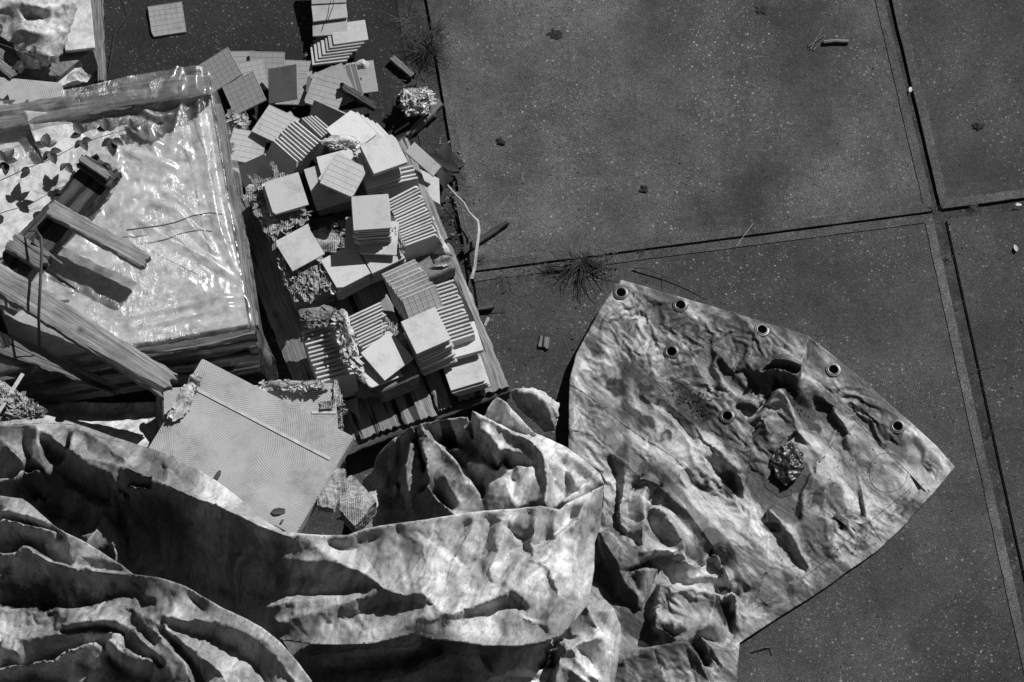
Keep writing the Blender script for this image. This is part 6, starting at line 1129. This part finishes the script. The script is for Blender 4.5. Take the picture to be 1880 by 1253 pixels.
o_ = shreds([(620, 570), (650, 620), (668, 700), (650, 680), (625, 630)], .36, 60, 18, 'paper', seed=24, ang=-1.1, zr=.03, tilt=.8); tag(o_, 'pale shreds standing along the torn paper strip between the rows', 'torn cardboard')
o_ = shreds([(715, 398), (742, 470), (722, 440)], .335, 30, 10, 'card', seed=25); tag(o_, 'fibrous shreds left of the long close packed row', 'torn cardboard')
o_ = shreds([(598, 255), (662, 252), (660, 268), (600, 275)], .335, 50, 13, 'paper', seed=26, ang=0); tag(o_, 'ragged shreds under the wide fan of white tiles', 'torn cardboard')
o_ = shreds([(420, 206), (462, 218), (450, 238), (425, 222)], .24, 30, 16, 'paper', seed=27); tag(o_, 'pale shreds wedged between crate film and ribbed tiles', 'torn cardboard')
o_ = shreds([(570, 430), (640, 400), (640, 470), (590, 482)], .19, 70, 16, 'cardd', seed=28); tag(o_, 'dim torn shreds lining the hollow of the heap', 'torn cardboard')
o_ = shreds([(-10, 702), (80, 760), (20, 766)], .46, 90, 18, 'card', seed=29, zr=.03); tag(o_, 'torn shreds on the cardboard edge at the left picture edge', 'torn cardboard')
# litter
def litter(name, spots, mat, label, cat, seed=0, kind='stuff'):
    rn = random.Random(seed); bm = bmesh.new()
    for x, y, sx, sy, n, sz, z in spots:
        for _ in range(n):
            px, py = rn.gauss(x, sx), rn.gauss(y, sy); c = P(px, py, z); s_ = sz * rn.uniform(.4, 1.5) * .00235
            M4 = Matrix.Translation(c + Vector((0, 0, s_ * .25))) @ Matrix.Rotation(rn.uniform(0, 6.3), 4, 'Z') @ Matrix.Rotation(rn.uniform(-.5, .5), 4, 'X') @ Matrix.Diagonal((s_ * rn.uniform(.7, 2.2), s_, s_ * rn.uniform(.3, .7), 1))
            r_ = bmesh.ops.create_icosphere(bm, subdivisions=1, radius=.5, matrix=M4)
            for v in r_['verts']: v.co += Vector((rn.uniform(-1, 1), rn.uniform(-1, 1), 0)) * s_ * .15
    return tag(from_bm(name, bm, M[mat]), label, cat, kind=kind)
J = [(752 + i * 9, 20 + i * 52, 11, 26, 34, 3.4, -.024) for i in range(10)] + [(900 + i * 60, 502 - i * 7.6, 30, 3, 16, 2.6, -.02) for i in range(14)] + [(1722 + i * 6.8, 400 + i * 32, 6, 16, 16, 2.8, -.022) for i in range(24)] + [(1640 + i * 9, 20 + i * 38, 6, 18, 5, 2.5, -.022) for i in range(10)] + [(1740 + i * 25, 392 - i * 3, 14, 3, 14, 2.8, -.02) for i in range(6)]
litter('soil_crumbs', J, 'rub', 'dark soil crumbs filling the joints between slabs', 'soil crumbs', 1)
litter('dead_leaf_bits', [(a, b, c * 1.2, d, max(2, n // 4), s_ * 1.3, z + .004) for a, b, c, d, n, s_, z in J] + [(590, 100, 16, 16, 24, 4, .01), (830, 340, 12, 40, 40, 3.5, .004), (850, 420, 14, 50, 40, 3, .003), (1090, 490, 30, 12, 60, 2.6, .003)], 'wood', 'bits of dead leaf and stalk along the joints and pallet', 'leaf bits', 2)
litter('gravel', [(1250, 250, 400, 260, 90, 1.7, .001), (1300, 500, 330, 120, 60, 1.6, .001), (1550, 900, 200, 260, 90, 1.7, .001), (1000, 600, 50, 60, 40, 2.2, .001), (1800, 500, 60, 400, 40, 1.8, .001)], 'rub', 'fine dark grit scattered over the slabs', 'grit', 3)
litter('gravel', [(1250, 250, 400, 260, 40, 1.5, .001), (1550, 900, 200, 260, 40, 1.5, .001), (500, 40, 160, 30, 40, 2.0, .001), (700, 200, 40, 90, 40, 1.8, .001)], 'wood', 'fine pale grit scattered over the slabs', 'grit', 4)
litter('tarp_crumbs', [(1262, 722, 12, 10, 120, 2.2, .036), (1285, 745, 10, 14, 140, 2.2, .034), (1300, 772, 7, 10, 70, 2.2, .034), (1440, 800, 16, 20, 40, 2, .03), (1500, 1010, 50, 20, 20, 2.2, .035), (1600, 850, 40, 40, 24, 1.8, .03), (1540, 900, 40, 60, 24, 1.8, .03), (1280, 620, 60, 20, 20, 1.6, .035), (1475, 740, 18, 18, 26, 2.4, .04)], 'rub', 'crumbs of soil scattered on the grommeted tarpaulin', 'soil crumbs', 5)
for i, (x, y, s_, lb) in enumerate(((1020, 63, 12, 'round dark spot of dirt near the top of the large slab'), (918, 260, 9, 'small dark clod left on the large slab'), (1182, 347, 8, 'small dark clod in the middle of the large slab'), (1398, 20, 12, 'dark smear of dirt at the top of the large slab'), (1796, 232, 9, 'dark curled leaf on the far right slab'))):
    bm = bmesh.new(); c = P(x, y, .001); r_ = bmesh.ops.create_icosphere(bm, subdivisions=3, radius=s_ * .00235, matrix=Matrix.Translation(c) @ Matrix.Diagonal((1.1, .75, .14 if i in (0, 3) else .4, 1)))
    for v in bm.verts: v.co += (v.co - c) * (noise.noise(v.co * 90 + Vector((i, 0, 0))) * .9)
    tag(from_bm('dirt_clod', bm, M['rub']), lb, 'dirt clod')
for x, y, a, L, lb in ((1671, 170, 80, 14, 'pale leaf lying in the long right hand joint'), (1864, 376, 5, 13, 'pale leaf below the rim of the far right slab'), (1867, 462, 100, 16, 'pale oval leaf on the lower right slab'), (1585, 960, 160, 16, 'pale curled leaf at the hem of the tarpaulin')):
    tag(from_bm('fallen_leaf', leaf_bm(P(x, y, .012 if x > 1600 else .05), math.radians(a), L * .00235, L * .0011), M['pale'], smooth=True), lb, 'leaf', 'fallen leaves')
scrap('dull_sheet', [(60, 742, .16), (150, 740, .14), (220, 742, .12), (298, 738, .14), (298, 800, .2), (280, 825, .3), (225, 815, .3), (150, 795, .28), (90, 775, .26)], [[(120, 755, .12), (200, 765, .10), (280, 760, .12)], [(180, 780, .22), (250, 790, .22), (290, 780, .2)], [(230, 750, .16), (250, 775, .15)]], 'tarp2', 'dim crumpled sheet in the shaded gap below the longest plank', 'sheet', seed=51, amp=.006, flat=False, ragged=.002)
for x, y, a, L, lb in ((396, 882, 70, 22, 'dark scrap of leaf on the combed carton near the tarpaulin'), (497, 941, 8, 30, 'dark shrivelled leaf at the lower end of the combed carton'), (515, 962, 60, 10, 'tiny dark crumb beside the shrivelled leaf on the combed carton')):
    tag(from_bm('fallen_leaf', leaf_bm(P(x, y, .445), math.radians(a), L * .00235, L * .0009, .1), M['bark'], smooth=True), lb, 'leaf', 'fallen leaves')
# hardware on the tarpaulin
for x, y, a, lb in ((1542, 958, -40, 'small metal buckle on the tarpaulin near its lower hem'), (1330, 1085, 5, 'small metal buckle among the deep folds at the tarpaulin bottom')):
    c = P(x, y, 0); zz = f1(c.x, c.y) + .008; t = tag(empty('buckle', (c.x, c.y, zz)), lb, 'buckle', 'tarpaulin buckles')
    Rz = Matrix.Translation((c.x, c.y, zz)) @ Matrix.Rotation(math.radians(a), 4, 'Z')
    bm = bmesh.new(); bmesh.ops.create_cube(bm, size=1, matrix=Rz @ Matrix.Diagonal((.062, .022, .006, 1))); from_bm('plate', bevel(bm, .002), M['dstrap'], t)
    bm = bmesh.new()
    for dx in (-.018, .002): bmesh.ops.create_cone(bm, cap_ends=True, segments=12, radius1=.0035, radius2=.003, depth=.004, matrix=Rz @ Matrix.Translation((dx, 0, .0045)))
    from_bm('rivet', bm, M['steel'], t)
    bm = bmesh.new(); bmesh.ops.create_cube(bm, size=1, matrix=Rz @ Matrix.Translation((.024, 0, .006)) @ Matrix.Diagonal((.016, .026, .008, 1))); from_bm('clasp', bevel(bm, .002), M['steel'], t)
